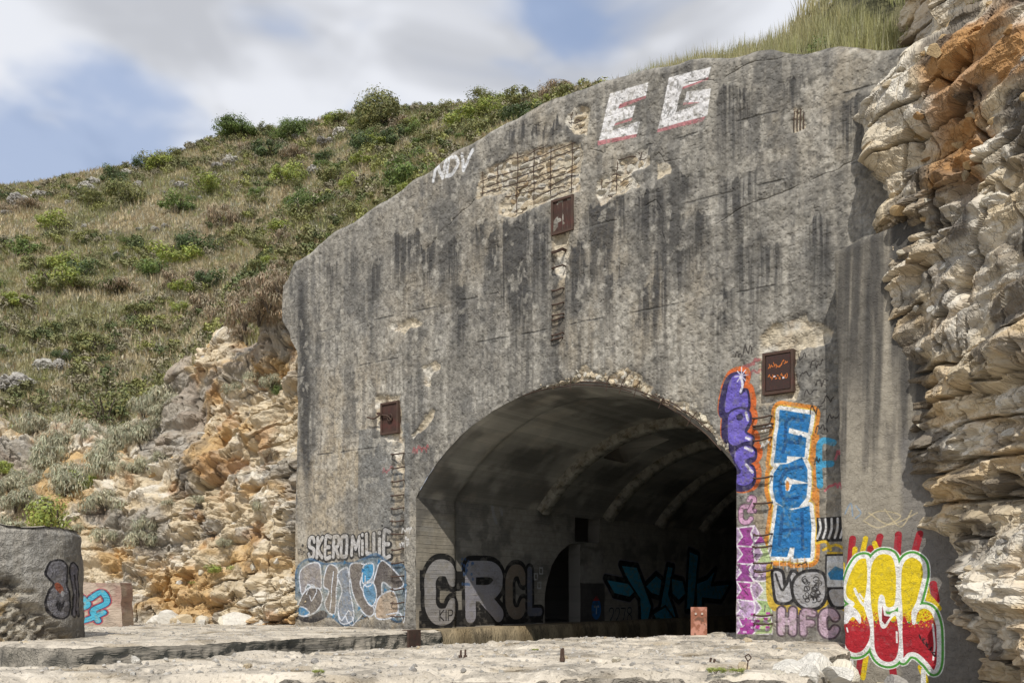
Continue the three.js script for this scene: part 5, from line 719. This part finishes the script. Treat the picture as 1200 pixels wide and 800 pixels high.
{
  const one = (px, py, rpx, kind, shape, name, label, tall = 0.9, cat) => { const p = sighted(px, py); if (p) shrub(name, kind, shape, p, pr(-p[2], rpx), label, null, tall, rv() * 6); };
  one(446, 152, 31, 'olive', 5, 'tree', 'large rounded olive-green bush tree standing out on the skyline', 1.0);
  one(278, 163, 27, 'green', 5, 'shrub', 'wide green bush on the ridge left of the large bush tree', 0.62); one(341, 166, 20, 'green', 5, 'shrub', 'upright green bush on the ridge between two wider bushes', 0.9); one(317, 186, 21, 'dark', 0, 'shrub', 'dark bush beside pale rocks below the ridge');
  const rim = (w, n, size, kind, shape, label, tall, grp) => { const X = WX(w, n), Z = -WZ(w, n); shrub('shrub', kind, shape, [X, max(hillH(X, Z), outline(w) - 0.15), -Z], size, label, grp, tall, rv() * 6); };
  rim(7.3, -1.9, 0.42, 'green', 5, 'single compact green bush above the white painted letters', 1.0); rim(10.55, -2.2, 0.5, 'green', 1, 'leafy green bush on the concrete edge beside tall dry grass', 1.2); rim(9.25, -1.9, 0.34, 'green', 1, 'small thin-leaved bush on the concrete edge', 0.9);
  for (const [w, sz, k, sh] of [[3.0, 0.36, 'olive', 4], [3.7, 0.42, 'green', 0], [4.3, 0.34, 'dry', 3], [4.9, 0.4, 'olive', 1], [5.5, 0.3, 'lime', 2], [6.2, 0.36, 'green', 4], [6.6, 0.26, 'olive', 2], [7.9, 0.2, 'olive', 3], [10.1, 0.3, 'lime', 2], [11.0, 0.4, 'olive', 4], [2.2, 0.4, 'lime', 1], [1.4, 0.36, 'olive', 0]]) rim(w, -2.0 - 0.8 * rv(), sz, k, sh, 'small scrub bush growing along the top edge of the concrete', 0.8 + 0.4 * rv(), 'scrub along the concrete edge');
  one(120, 500, 34, 'olive', 1, 'shrub', 'tall olive bush hanging over the left end of the cliff', 1.25); one(66, 625, 34, 'lime', 1, 'shrub', 'bright green bush behind the round concrete drum', 1.1); one(98, 575, 17, 'lime', 0, 'shrub', 'bright green tuft on the cliff above the round drum', 1.2); one(262, 692, 20, 'lime', 2, 'shrub', 'low bright green plant on a ledge at the cliff foot', 0.5); one(236, 696, 14, 'lime', 2, 'shrub', 'small green trailing plant beside the ledge plant', 0.45); one(331, 668, 14, 'green', 1, 'shrub', 'green tuft in the gap between cliff and concrete wall', 1.2); one(4, 555, 15, 'lime', 0, 'shrub', 'yellow-green bush among grey scrub on the slope');
  const list = [[60, 340, 28, 'lime', 1], [25, 360, 20, 'lime', 0], [80, 322, 24, 'lime', 2], [205, 312, 30, 'lime', 0], [185, 325, 24, 'green', 1], [187, 200, 22, 'olive', 0], [133, 206, 9, 'dark', 1], [238, 228, 22, 'lime', 1], [208, 248, 22, 'green', 0], [200, 195, 14, 'olive', 2], [150, 240, 24, 'olive', 1], [108, 240, 18, 'olive', 0], [60, 270, 24, 'lime', 0], [45, 205, 14, 'green', 1], [65, 195, 14, 'green', 2], [25, 200, 13, 'olive', 1], [110, 195, 15, 'lime', 2], [150, 190, 12, 'olive', 0], [12, 235, 13, 'dark', 1], [540, 150, 24, 'lime', 0], [575, 140, 20, 'lime', 1], [505, 150, 20, 'olive', 2], [600, 120, 15, 'green', 0], [545, 118, 16, 'olive', 1], [625, 104, 16, 'green', 1], [650, 100, 14, 'olive', 2], [675, 98, 13, 'olive', 0], [710, 86, 13, 'green', 2], [640, 128, 16, 'lime', 2], [380, 190, 15, 'dark', 0], [375, 200, 12, 'green', 2], [345, 225, 14, 'olive', 1], [425, 195, 16, 'lime', 2], [430, 170, 14, 'lime', 1], [390, 148, 18, 'lime', 0], [240, 160, 12, 'green', 1], [360, 150, 14, 'green', 1], [485, 160, 14, 'green', 0], [520, 135, 14, 'olive', 0], [355, 260, 22, 'olive', 2], [370, 245, 18, 'green', 1], [410, 225, 18, 'lime', 0], [300, 240, 14, 'olive', 2], [330, 280, 22, 'lime', 1], [260, 265, 22, 'dry', 3], [285, 365, 22, 'dry', 3], [300, 345, 22, 'dry', 4], [255, 380, 20, 'dry', 3], [110, 415, 26, 'olive', 0], [72, 425, 14, 'dark', 1], [105, 340, 18, 'olive', 1], [140, 345, 20, 'dry', 4], [330, 320, 14, 'dry', 3], [160, 370, 18, 'olive', 2], [30, 300, 20, 'green', 2], [215, 345, 18, 'lime', 2], [235, 330, 16, 'dry', 3]];
  for (const [px, py, r, k, s] of list) { const p = sighted(px, py); if (p) { const q = pr(-p[2], r); shrub('shrub', k, s, p, q, ...sized(k, q), 0.65 + 0.3 * rv(), rv() * 6); } }
  for (const [X, y, Z, q] of [[-8.15, 10.5, 31.4, 0.62], [-8.7, 10.3, 32.2, 0.7], [-7.75, 11.0, 31.2, 0.5], [-9.4, 10.4, 33, 0.8], [-8.3, 11.4, 33, 0.8]]) shrub('shrub', 'dry', 3 + floor(rv() * 2), [X, y, -Z], q, 'dry brown bush where the concrete shoulder meets the hillside', 'dry bushes by the concrete shoulder', 0.9, rv() * 6);
  // more of the same kinds spread over the slope
  const kinds = ['olive', 'olive', 'green', 'lime', 'dry', 'dry', 'olive', 'dark', 'lime', 'green'];
  for (let i = 0, n = 0; i < 2200 && n < 150; i++) { const Z = 34 + 58 * rv() ** 0.8, X = Z * mix(-0.62, 0.06, rv()); if (Z < hillNear(X)[0] + 0.6 || fbm(X * 0.14, Z * 0.14, 3, 640) < 0.41) continue; const k = kinds[floor(rv() * 10)], s = k === 'dry' ? 3 + floor(rv() * 2) : floor(rv() * 3); const q = 0.4 + 1.0 * rv() ** 1.5; shrub('shrub', k, s, [X, hillH(X, Z), -Z], q, ...sized(k, q), 0.6 + 0.4 * rv(), rv() * 6); n++; }
  for (let i = 0; i < 46; i++) { const X = -21 + 8.2 * rv(), t = 0.12 + 0.9 * rv(), Z = footZ(X) + cliffBack(X) * t - 0.1, y = cliffTop(X) * t ** 0.62; const q = 0.3 + 0.55 * rv(); shrub('shrub', 'sage', 3 + i % 2, [X, y, -Z], q, ...sized('sage', q), 0.8 + 0.3 * rv(), rv() * 6); }
  for (const [px, py, r, k, s] of [[205, 480, 14, 'sage', 3], [275, 470, 14, 'sage', 4], [300, 455, 16, 'sage', 3], [320, 465, 15, 'sage', 4], [265, 440, 10, 'sage', 3], [235, 600, 10, 'sage', 3], [265, 650, 10, 'sage', 4], [310, 600, 13, 'sage', 3], [200, 600, 9, 'sage', 4], [150, 555, 12, 'sage', 3], [285, 400, 15, 'dry', 4], [330, 400, 14, 'dry', 3], [285, 520, 9, 'sage', 3], [320, 540, 9, 'dry', 4]]) { const p = sighted(px, py); if (p) { p[2] += 0.25; shrub('shrub', k, s, p, pr(-p[2], r), k === 'sage' ? 'grey leafy tuft rooted in a crack of the cliff' : 'dry twiggy bush on the rim of the cliff', k === 'sage' ? 'grey tufts on the cliff face' : 'dry bushes on the cliff rim', 0.9, rv() * 6); } }
}
// grass: too many tufts to count
function tuft(seed, blades, h, lean, wd) { const r = rng(seed), pos = [], nor = []; for (let i = 0; i < blades; i++) { const a = r() * 2 * PI, d = 0.16 * r(), bx = cos(a) * d, bz = sin(a) * d, H = h * (0.5 + 0.6 * r()), l = lean * (0.3 + r()), tx = bx + cos(a) * l, tz = bz + sin(a) * l, w = wd * (0.6 + 0.6 * r()), px = -sin(a) * w, pz = cos(a) * w, mx = mix(bx, tx, 0.4), mz = mix(bz, tz, 0.4); pos.push(bx - px, -0.05, bz - pz, bx + px, -0.05, bz + pz, mx + px * 0.8, H * 0.55, mz + pz * 0.8, bx - px, -0.05, bz - pz, mx + px * 0.8, H * 0.55, mz + pz * 0.8, mx - px * 0.8, H * 0.55, mz - pz * 0.8, mx - px * 0.8, H * 0.55, mz - pz * 0.8, mx + px * 0.8, H * 0.55, mz + pz * 0.8, tx, H, tz); for (let k = 0; k < 9; k++) nor.push(cos(a) * 0.5, 0.8, sin(a) * 0.5); } const g = new THREE.BufferGeometry(); g.setAttribute('position', new THREE.Float32BufferAttribute(pos, 3)); g.computeVertexNormals(); return g; }
function field(name, geo, count, place, label) {
  const m = new THREE.InstancedMesh(geo, new THREE.MeshStandardMaterial({ color: 0xffffff, roughness: 1 }), count), o = new THREE.Object3D(), c = new THREE.Color(); m.name = name; m.castShadow = m.receiveShadow = true; let n = 0;
  for (let i = 0; n < count && i < count * 6; i++) { const q = place(); if (!q) continue; o.position.set(q[0], q[1], q[2]); o.rotation.set(0.25 * (rv() - 0.5), rv() * 6.3, 0.25 * (rv() - 0.5)); o.scale.set(q[3], q[3] * (0.75 + 0.5 * rv()), q[3]); o.updateMatrix(); m.setMatrixAt(n, o.matrix); m.setColorAt(n, c.setRGB(...q[4])); n++; }
  m.count = n; top(m, label, null, null, 'stuff');
}
const tone = (X, Z) => { const a = fbm(X * 0.22, Z * 0.22, 4, 650), r = rv(), c = [0.50, 0.43, 0.26]; lerp3(c, [0.30, 0.30, 0.13], sstep(0.42, 0.62, a) * 0.8); if (r < 0.25) lerp3(c, [0.38, 0.37, 0.27], 0.8); else if (r < 0.35) lerp3(c, [0.2, 0.24, 0.08], 0.8); else if (r < 0.4) lerp3(c, [0.36, 0.25, 0.14], 0.7); const k = 1.05 + 0.6 * rv(); return [c[0] * k, c[1] * k, c[2] * k * 1.1]; };
field('hill_grass', tuft(41, 13, 0.34, 0.26, 0.016), 62000, () => { const Z = 31 + 66 * rv() ** 0.85, X = Z * mix(-0.66, 0.12, rv()); const n = hillNear(X); if (Z < n[0] + 0.05) return null; return [X, hillH(X, Z), -Z, 0.6 + 0.7 * rv(), tone(X, Z)]; }, 'dry straw-coloured grass mixed with green herbs over the hillside');
field('bank_grass', tuft(42, 12, 0.75, 0.2, 0.011), 9000, () => { const X = 4.5 + 17 * rv() ** 1.2, Z = hillNear(X)[0] + 13 * rv() ** 1.3; const c = tone(X, Z); lerp3(c, [0.30, 0.29, 0.10], 0.55); return [X, hillH(X, Z), -Z, 0.6 + 0.6 * rv(), c]; }, 'tall yellowish grass on the bank behind the concrete edge');
// herb clumps between the grass
field('hill_herbs', foliage(9, { n: 150, clumps: 7, leaf: 0.16, spread: 0.4 }), 3400, () => { const Z = 33 + 60 * rv() ** 0.85, X = Z * mix(-0.64, 0.1, rv()), n = hillNear(X); if (Z < n[0] + 0.3 || fbm(X * 0.2, Z * 0.2, 3, 660) < 0.46) return null; const t = rv(), k = 0.8 + 0.5 * rv(), c = t < 0.35 ? [0.2, 0.2, 0.09] : t < 0.6 ? [0.26, 0.265, 0.09] : t < 0.85 ? [0.28, 0.25, 0.17] : [0.12, 0.145, 0.06]; return [X, hillH(X, Z) - 0.03, -Z, 0.18 + 0.5 * rv() ** 1.6, c.map((v) => v * k)]; }, 'low leafy herbs and scrub between the grass on the hillside');

// pale limestone outcrops on the hill
function crag(seed) { const g = new THREE.IcosahedronGeometry(1, 9), p = g.attributes.position, uv = g.attributes.uv; for (let i = 0; i < p.count; i++) { const x = p.getX(i), y = p.getY(i), z = p.getZ(i), d = 0.75 + 0.28 * blocks(x + seed, y, z, 0.9, 0.45, seed, 1.4, 0.1) + 0.1 * blocks(x, y, z, 0.35, 0.2, seed + 3, 1.2, 0.12); p.setXYZ(i, x * d, y * d, z * d); uv.setXY(i, x * 0.5 + z * 0.2, y * 0.5 + z * 0.2); } g.computeVertexNormals(); return g; }
{
  const greys = [stoneMat(0.52, 0.5, 0.46, 0.08), stoneMat(0.6, 0.58, 0.53, 0.08), stoneMat(0.42, 0.4, 0.37, 0.08)], crags = [1, 2, 3, 4].map((k) => crag(900 + k));
  const more = []; for (let i = 0; i < 42; i++) { const px = 470 * rv(), py = mix(230, 330, rv()) - 0.2 * px + 20 * rv(); more.push([px, py, 4 + 6 * rv() ** 2]); }
  for (const [px, py, r] of [[26, 240, 20], [8, 252, 14], [52, 232, 15], [100, 224, 20], [82, 240, 12], [110, 215, 14], [163, 220, 14], [272, 192, 20], [255, 198, 14], [212, 220, 14], [288, 216, 12], [368, 205, 20], [385, 170, 18], [400, 160, 20], [350, 163, 12], [545, 135, 18], [560, 124, 14], [165, 200, 13], [148, 205, 13], [240, 190, 10], [345, 205, 10], [20, 455, 34], [52, 432, 26], [80, 418, 16], [100, 268, 10], [215, 212, 9], [610, 118, 12], [655, 106, 11], [85, 275, 8], [180, 270, 8], [130, 232, 8], [262, 245, 7], [445, 172, 10], [480, 178, 8], [300, 200, 9], [60, 262, 9], ...more]) {
    const p = sighted(px, py); if (!p) continue; const R = pr(-p[2], r), g = group('limestone_outcrop', ...p, rv() * 6);
    const n = 2 + floor(rv() * 3); for (let i = 0; i < n; i++) { const s = R * (i ? 0.35 + 0.3 * rv() : 0.7), m = mesh('stone', crags[floor(rv() * 4)], greys[floor(rv() * 3)], g); m.position.set(i ? R * 1.3 * (rv() - 0.5) : 0, s * 0.12, i ? R * 0.8 * (rv() - 0.5) : 0); m.scale.set(s, s * (0.6 + 0.3 * rv()), s * 0.9); m.rotation.set(0.4 * (rv() - 0.5), rv() * 6, 0.4 * (rv() - 0.5)); }
    top(g, py > 400 ? 'big white-grey limestone outcrop at the top of the scrubby left slope' : r < 9 ? 'small pale limestone rock poking out of the hillside grass' : r > 15 ? 'broad grey limestone outcrop among shrubs near the hill crest' : 'grey weathered limestone outcrop among the hillside grass', 'rock', py > 400 ? 'big outcrops above the left slope' : r < 9 ? 'small rocks on the hillside' : r > 15 ? 'broad outcrops near the crest' : 'limestone outcrops on the hillside');
  }
}

// ---------------------------------------------------------------- round concrete drum on the quay
{
  const C = [-11.96, -21.8], R = 1.85, H = 2.5, a0c = Math.atan2(-C[1], -C[0]), S = 88, Wd = 1024, Hd = 300, fMax = 2 * PI;
  const broke = (f, h) => sstep(0.25, -0.15, f - 0.42 + 0.55 * (h - 0.55) + 0.5 * (fbm(f * 2.4, h * 2.4, 4, 705) - 0.5)) * sstep(-1.5, -1.2, f) * sstep(1.7, 1.2, h + 0.4 * (fbm(f * 3, 2, 3, 706) - 0.5));
  const cv = paint(Wd, Hd, (u, v) => { const f = (u - 0.5) * fMax, h = v * 3.2 - 0.5, med = fbm(f * 2.6, h * 1.4, 5, 701), fine = fbm(f * 16, h * 9, 4, 702), c = [0.34, 0.315, 0.27]; lerp3(c, [0.14, 0.13, 0.115], 0.6 * sstep(0.48, 0.66, fbm(f * 4, h * 0.5, 4, 703))); lerp3(c, [0.42, 0.4, 0.36], 0.6 * sstep(0.6, 0.72, fbm(f * 5, h * 1.1, 4, 704)) * sstep(0.8, 1.6, h)); lerp3(c, [0.1, 0.092, 0.08], 0.7 * sstep(0.5, 0.2, h + 0.4 * (med - 0.5))); const b = broke(f, h); if (b > 0) { const k = [0.4, 0.36, 0.29]; lerp3(k, [0.13, 0.11, 0.085], sstep(0.45, 0.6, fbm(f * 12, h * 8, 3, 707))); lerp3(k, [0.5, 0.36, 0.18], 0.7 * sstep(0.6, 0.7, fbm(f * 3, h * 3, 4, 708))); lerp3(c, k, b); } const m = 0.72 + 0.5 * fine; return [c[0] * m, c[1] * m, c[2] * m]; });
  const art = document.createElement('canvas'); art.width = Wd; art.height = Hd; const x = art.getContext('2d'); x.setTransform(Wd / fMax, 0, 0, -Hd / 3.2, Wd / 2, Hd * 2.7 / 3.2); x.lineJoin = x.lineCap = 'round';
  const shape = (p, f) => { smooth(x, p); x.fillStyle = f; x.fill(); x.strokeStyle = '#17151a'; x.lineWidth = 0.035; x.stroke(); };
  shape([[0.62, 1.72], [0.8, 1.78], [0.9, 1.6], [0.88, 1.2], [0.92, 1.0], [0.93, 0.62], [0.82, 0.46], [0.64, 0.52], [0.54, 0.8], [0.6, 1.1], [0.66, 1.25], [0.55, 1.45]], '#77757b');
  shape([[0.95, 1.62], [1.02, 1.74], [1.1, 1.7], [1.16, 1.5], [1.18, 0.6], [1.12, 0.5], [1.08, 0.62], [1.04, 0.48], [0.97, 0.55], [1.0, 0.9], [0.97, 1.3]], '#6f6b74'); smooth(x, [[1.05, 1.45], [1.08, 1.1], [1.07, 0.6]], false); x.stroke();
  x.fillStyle = '#9a4c33'; x.beginPath(); x.ellipse(0.74, 1.15, 0.06, 0.13, 0.3, 0, 7); x.fill(); x.fillStyle = '#c3c3c8'; x.beginPath(); x.ellipse(0.79, 1.02, 0.03, 0.07, 0, 0, 7); x.fill(); x.strokeStyle = '#17151a'; x.lineWidth = 0.02; for (let i = 0; i < 7; i++) { x.beginPath(); x.moveTo(0.68 + 0.02 * i, 0.62 + 0.14 * hash(i, 1, 1)); x.lineTo(0.7 + 0.02 * i, 0.78 + 0.1 * hash(i, 2, 1)); x.stroke(); }
  wear(cv, art, (px, py) => 0.9 * (1 - 0.3 * sstep(0.5, 0.7, fbm(px * 0.1, py * 0.1, 3, 711))));
  const drumMat = new THREE.MeshStandardMaterial({ map: tex(cv, true), bumpMap: tex(rockBump.image, false, [8, 2.2]), bumpScale: 0.08, roughness: 0.97 });
  const d = group('concrete_drum', C[0], 0, C[1]); const rad = (f, h) => R * (1 - 0.018 * h) + 0.06 * (fbm(f * 3, h * 2, 4, 712) - 0.5) + 0.05 * (fbm(f * 14, h * 8, 3, 717) - 0.5) - broke(f, h) * (0.1 + 0.4 * fbm(f * 13, h * 8, 4, 713)) - 0.09 * sstep(H - 0.16, H, h);
  mesh('drum_wall', sheet(-PI, PI, -0.3, H, 0.035, [], (f, h) => { const r = rad(f, h), a = a0c - f; return [r * cos(a), h + (h > H - 0.05 ? 0.12 * (fbm(f * 5, 1, 4, 714) - 0.5) : 0), r * sin(a)]; }, (f, h) => [f / fMax + 0.5, (h + 0.5) / 3.2]), drumMat, d);
  mesh('drum_top', sheet(-PI, PI, 0, 1, 0.08, [], (f, q) => { const r = (R * 0.97 - 0.09) * q, a = a0c - f; return [r * cos(a), H + 0.12 * (fbm(f * 5, 1, 4, 714) - 0.5) * q + 0.1 * sin(q * 3) * fbm(f * 2, q * 4, 3, 716), r * sin(a)]; }, (f, q) => [f, q]), M.gravel, d);
  top(d, 'round grey concrete drum with a broken foot and two dark bubble letters', 'concrete drum');
  // broken footing stones below the drum at the quay's end
  const r = rng(55); for (let i = 0; i < 16; i++) { const s = 0.16 + 0.24 * r(), m = mesh('footing_stone', rockShapes[floor(r() * 7)], [M.face, RM[4], RM[5], M.face][floor(r() * 4)], d); m.position.set(-0.3 + 2.1 * r(), -0.95 + 1.2 * r() * r(), 1.5 + 0.9 * r()); m.scale.set(s, s * 0.9, s); m.rotation.set(r() * 3, r() * 6, r() * 3); }
}
{ // low block wall with turquoise graffiti, behind the drum
  const cv = paint(512, 256, (u, v) => { const a = fbm(u * 9, v * 5, 5, 721), c = [0.46, 0.37, 0.29]; lerp3(c, [0.36, 0.24, 0.19], sstep(0.45, 0.65, fbm(u * 6, v * 4, 4, 722))); const k = 0.7 + 0.5 * a; return c.map((q) => q * k); });
  const art = document.createElement('canvas'); art.width = 512; art.height = 256; const x = art.getContext('2d'); x.lineCap = x.lineJoin = 'round';
  for (const [c, lw] of [['#a8464e', 40], ['#1d3f66', 30], ['#3fa9c9', 22]]) { x.strokeStyle = c; x.lineWidth = lw; smooth(x, [[250, 60], [330, 70], [380, 120], [330, 150], [270, 190], [360, 200], [440, 160]], false); x.stroke(); smooth(x, [[390, 90], [430, 60], [450, 110], [400, 150], [420, 200]], false); x.stroke(); smooth(x, [[240, 120], [300, 110], [280, 210]], false); x.stroke(); }
  wear(cv, art, (a, b) => 0.9 * (1 - 0.4 * sstep(0.5, 0.7, fbm(a * 0.06, b * 0.06, 3, 725))));
  const g = sheet(-16.6, -12.3, -0.2, 1.42, 0.08, [(a, b) => 1.42 - 0.12 * fbm(a * 2, 1, 3, 727) - b, (a, b) => -12.36 - 0.06 * b - a + 0.08 * fbm(b * 3, 2, 3, 728)], (a, b) => [a, b, -29.6 - 0.08 * b + 0.06 * (fbm(a * 3, b * 3, 3, 729) - 0.5)], (a, b) => [(a + 16.6) / 4.3, (b + 0.2) / 1.65]);
  const m = new THREE.MeshStandardMaterial({ map: tex(cv, true), bumpMap: tex(rockBump.image, false), bumpScale: 0.05, roughness: 0.97 }), lw = mesh('low_wall', g, m); mesh('low_wall_side', skirt(g, 3, (a, b, c, r) => [a, b, c - 0.9 * r], (a, b, c) => [(a + c) / 4.3, b / 1.65]), m, lw); top(lw, 'low pinkish wall with turquoise graffiti behind the round drum', 'wall');
}
// ---------------------------------------------------------------- small iron things and loose stones
{
  const post = group('rusty_post', WX(8.45, -0.85), 0, WZ(8.45, -0.85), -0.25), pm = new THREE.MeshStandardMaterial({ map: tex(paint(128, 256, (u, v) => { const a = fbm(u * 4, v * 8, 5, 731), c = [0.3, 0.12, 0.07]; lerp3(c, [0.5, 0.24, 0.17], sstep(0.45, 0.62, fbm(u * 3, v * 5, 4, 732))); lerp3(c, [0.16, 0.08, 0.05], sstep(0.6, 0.75, a)); return c; }), true), roughness: 0.85 });
  mesh('plate', boxG(-0.19, 0.19, -0.05, 0.7, -0.02, 0.02), pm, post); mesh('flange', mergeGeometries([boxG(0.15, 0.19, -0.05, 0.69, -0.16, -0.022), boxG(-0.19, -0.15, -0.05, 0.69, -0.16, -0.022)]), pm, post);
  const rust2 = new THREE.MeshStandardMaterial({ color: new THREE.Color().setRGB(0.55, 0.45, 0.38), roughness: 0.8 }); for (const s of [-0.07, 0.08]) mesh('bolt_head', new THREE.CylinderGeometry(0.028, 0.028, 0.03, 8).rotateX(PI / 2).translate(s, 0.54, 0.03), rust2, post);
  top(post, 'short rusty red steel post standing in front of the tunnel', 'post');
  const rod = (x, z, h, lean) => tube([[x, -0.05, z], [x + lean * 0.5, h * 0.5, z], [x + lean, h, z]], 0.018, 6, 2);
  const bolts = (name, X, Z, parts, label) => { const g = group(name, X, slabH(X, -Z), -Z); for (const [n, geo] of parts) mesh(n, geo, n === 'plate' ? M.rust : M.bar, g); top(g, label, 'anchor bolt'); };
  bolts('anchor_bolt', -0.79, 14.9, [['plate', boxG(-0.12, 0.12, -0.02, 0.035, -0.08, 0.08)], ['rod', rod(-0.03, 0, 0.16, 0.01)], ['rod', rod(0.05, 0.02, 0.17, 0)], ['nut', new THREE.CylinderGeometry(0.035, 0.035, 0.04, 6).translate(0.05, 0.06, 0.02)], ['nut', new THREE.CylinderGeometry(0.035, 0.035, 0.04, 6).translate(-0.03, 0.06, 0)]], 'rusty anchor bolts on a small plate set in the slab');
  bolts('anchor_bolt', 0.74, 13.8, [['rod', rod(-0.022, 0, 0.2, 0.01)], ['rod', rod(0.022, 0, 0.21, -0.01)], ['nut', new THREE.CylinderGeometry(0.045, 0.045, 0.05, 6).translate(0, 0.04, 0)]], 'pair of tall rusty rods sticking out of the slab');
  bolts('anchor_bolt', 2.93, 13.8, [['rod', rod(-0.02, 0, 0.08, 0.02)], ['rod', rod(0.03, 0, 0.06, 0.03)]], 'short rusty stub bolt in the slab');
  const wl = mesh('wire_loop', tube([[0, -0.03, 0], [0.02, 0.1, 0], [-0.02, 0.17, 0], [0.03, 0.2, 0], [0.06, 0.15, 0.01], [0.02, 0.11, 0.01]], 0.009, 5, 4), M.bar); wl.position.set(3.05, slabH(3.05, -12.2), -12.2); top(wl, 'thin bent wire loop rising from the slab edge', 'wire');
  const fd = group('steel_fender', WX(0.98, 1.15), 0, WZ(0.98, 1.15), TURN + PI / 2); mesh('face_plate', boxG(-0.24, 0.24, -0.62, 0.015, -0.03, 0.03), M.rust, fd); mesh('top_plate', boxG(-0.24, 0.24, 0.016, 0.035, -0.22, 0.03), M.rust, fd); top(fd, 'rusty steel edge plate on the corner of the raised quay', 'steel plate');
  const r = rng(66), spots = [[3.62, 12.2, 0.2, 1], [3.95, 12.4, 0.26, 1], [4.25, 12.3, 0.24, 0], [3.8, 11.9, 0.17, 1], [4.1, 11.8, 0.2, 1], [4.5, 12.5, 0.22, 5], [3.45, 12.0, 0.12, 0], [5.0, 13.4, 0.3, 4], [5.4, 14.3, 0.34, 0], [6.2, 15.2, 0.36, 5], [5.9, 14.4, 0.3, 1], [6.6, 16, 0.3, 4], [4.75, 12.9, 0.22, 0]];
  for (const [X, Z, s, c] of spots) { const m = mesh('loose_boulder', rockShapes[floor(r() * 7)], RM[c]); m.position.set(X, X > 4.45 ? -0.75 + 0.1 * r() : -0.02, -Z); m.scale.set(s, s * 0.8, s); m.rotation.set(r(), r() * 6, r()); top(m, X > 4.45 ? 'boulder in the low gap at the foot of the right cliff' : 'white broken boulder on the slab edge below the yellow and red graffiti', 'boulder', X > 4.45 ? 'boulders at the right cliff foot' : 'white boulders on the slab edge'); }
  for (let i = 0; i < 22; i++) { const X = -17 + 9.5 * r(), Z = footZ(X) - 0.3 - 0.7 * r(), s = 0.14 + 0.4 * r() ** 2, m = mesh('fallen_rock', rockShapes[floor(r() * 7)], RM[[0, 1, 5, 0][floor(r() * 4)]]); m.position.set(X, s * 0.2, -Z); m.scale.set(s * 1.2, s * 0.9, s); m.rotation.set(0.5 * r(), r() * 6, 0.5 * r()); top(m, 'fallen cream rock lying along the foot of the left cliff', 'rock', 'fallen rocks at the left cliff foot'); }
  for (let i = 0, n = 0; i < 200 && n < 34; i++) { const X = -9 + 14 * r(), Z = 11.6 + 10 * r() ** 1.3; if (slabSd(X, -Z) < 0.4) continue; n++; const s = 0.03 + 0.06 * r() ** 2, m = mesh('loose_stone', smallStones[floor(r() * 6)], RM[[0, 1, 4, 5][floor(r() * 4)]]); m.position.set(X, slabH(X, -Z) + s * 0.3, -Z); m.scale.set(s * 1.4, s * 0.9, s * 1.1); m.rotation.set(r(), r() * 6, r()); top(m, 'small loose stone lying on the pale slab', 'stone', 'loose stones on the slab'); }
  for (const [X, Z, s] of [[2.55, 11.75, 0.13], [2.8, 11.7, 0.1], [-2.4, 11.6, 0.08], [0.4, 16.5, 0.07], [4.1, 17.2, 0.1]]) shrub('weed', 'lime', 2, [X, slabH(X, -Z), -Z], s, 'low green weed sprouting from the slab', 'weeds on the slab', 0.6, r() * 6);
  // crumbs of concrete and stone chips
  field('stone_chips', stoneGeo(801, 0), 5200, () => { const on = rv() < 0.7, X = on ? -13 + 19 * rv() : -17 + 14 * rv(), Z = on ? 11 + 12 * rv() : 18.5 + 15 * rv(); if ((on ? slabSd : quaySd)(X, -Z) < 0.25) return null; const k = 0.24 + 0.26 * rv(); return [X, (on ? slabH : quayH)(X, -Z) + 0.003, -Z, 0.01 + 0.05 * rv() ** 4, [k, k * 0.94, k * 0.84]]; }, 'loose pale stone chips strewn over the quay');
}
renderer.render(scene, camera);
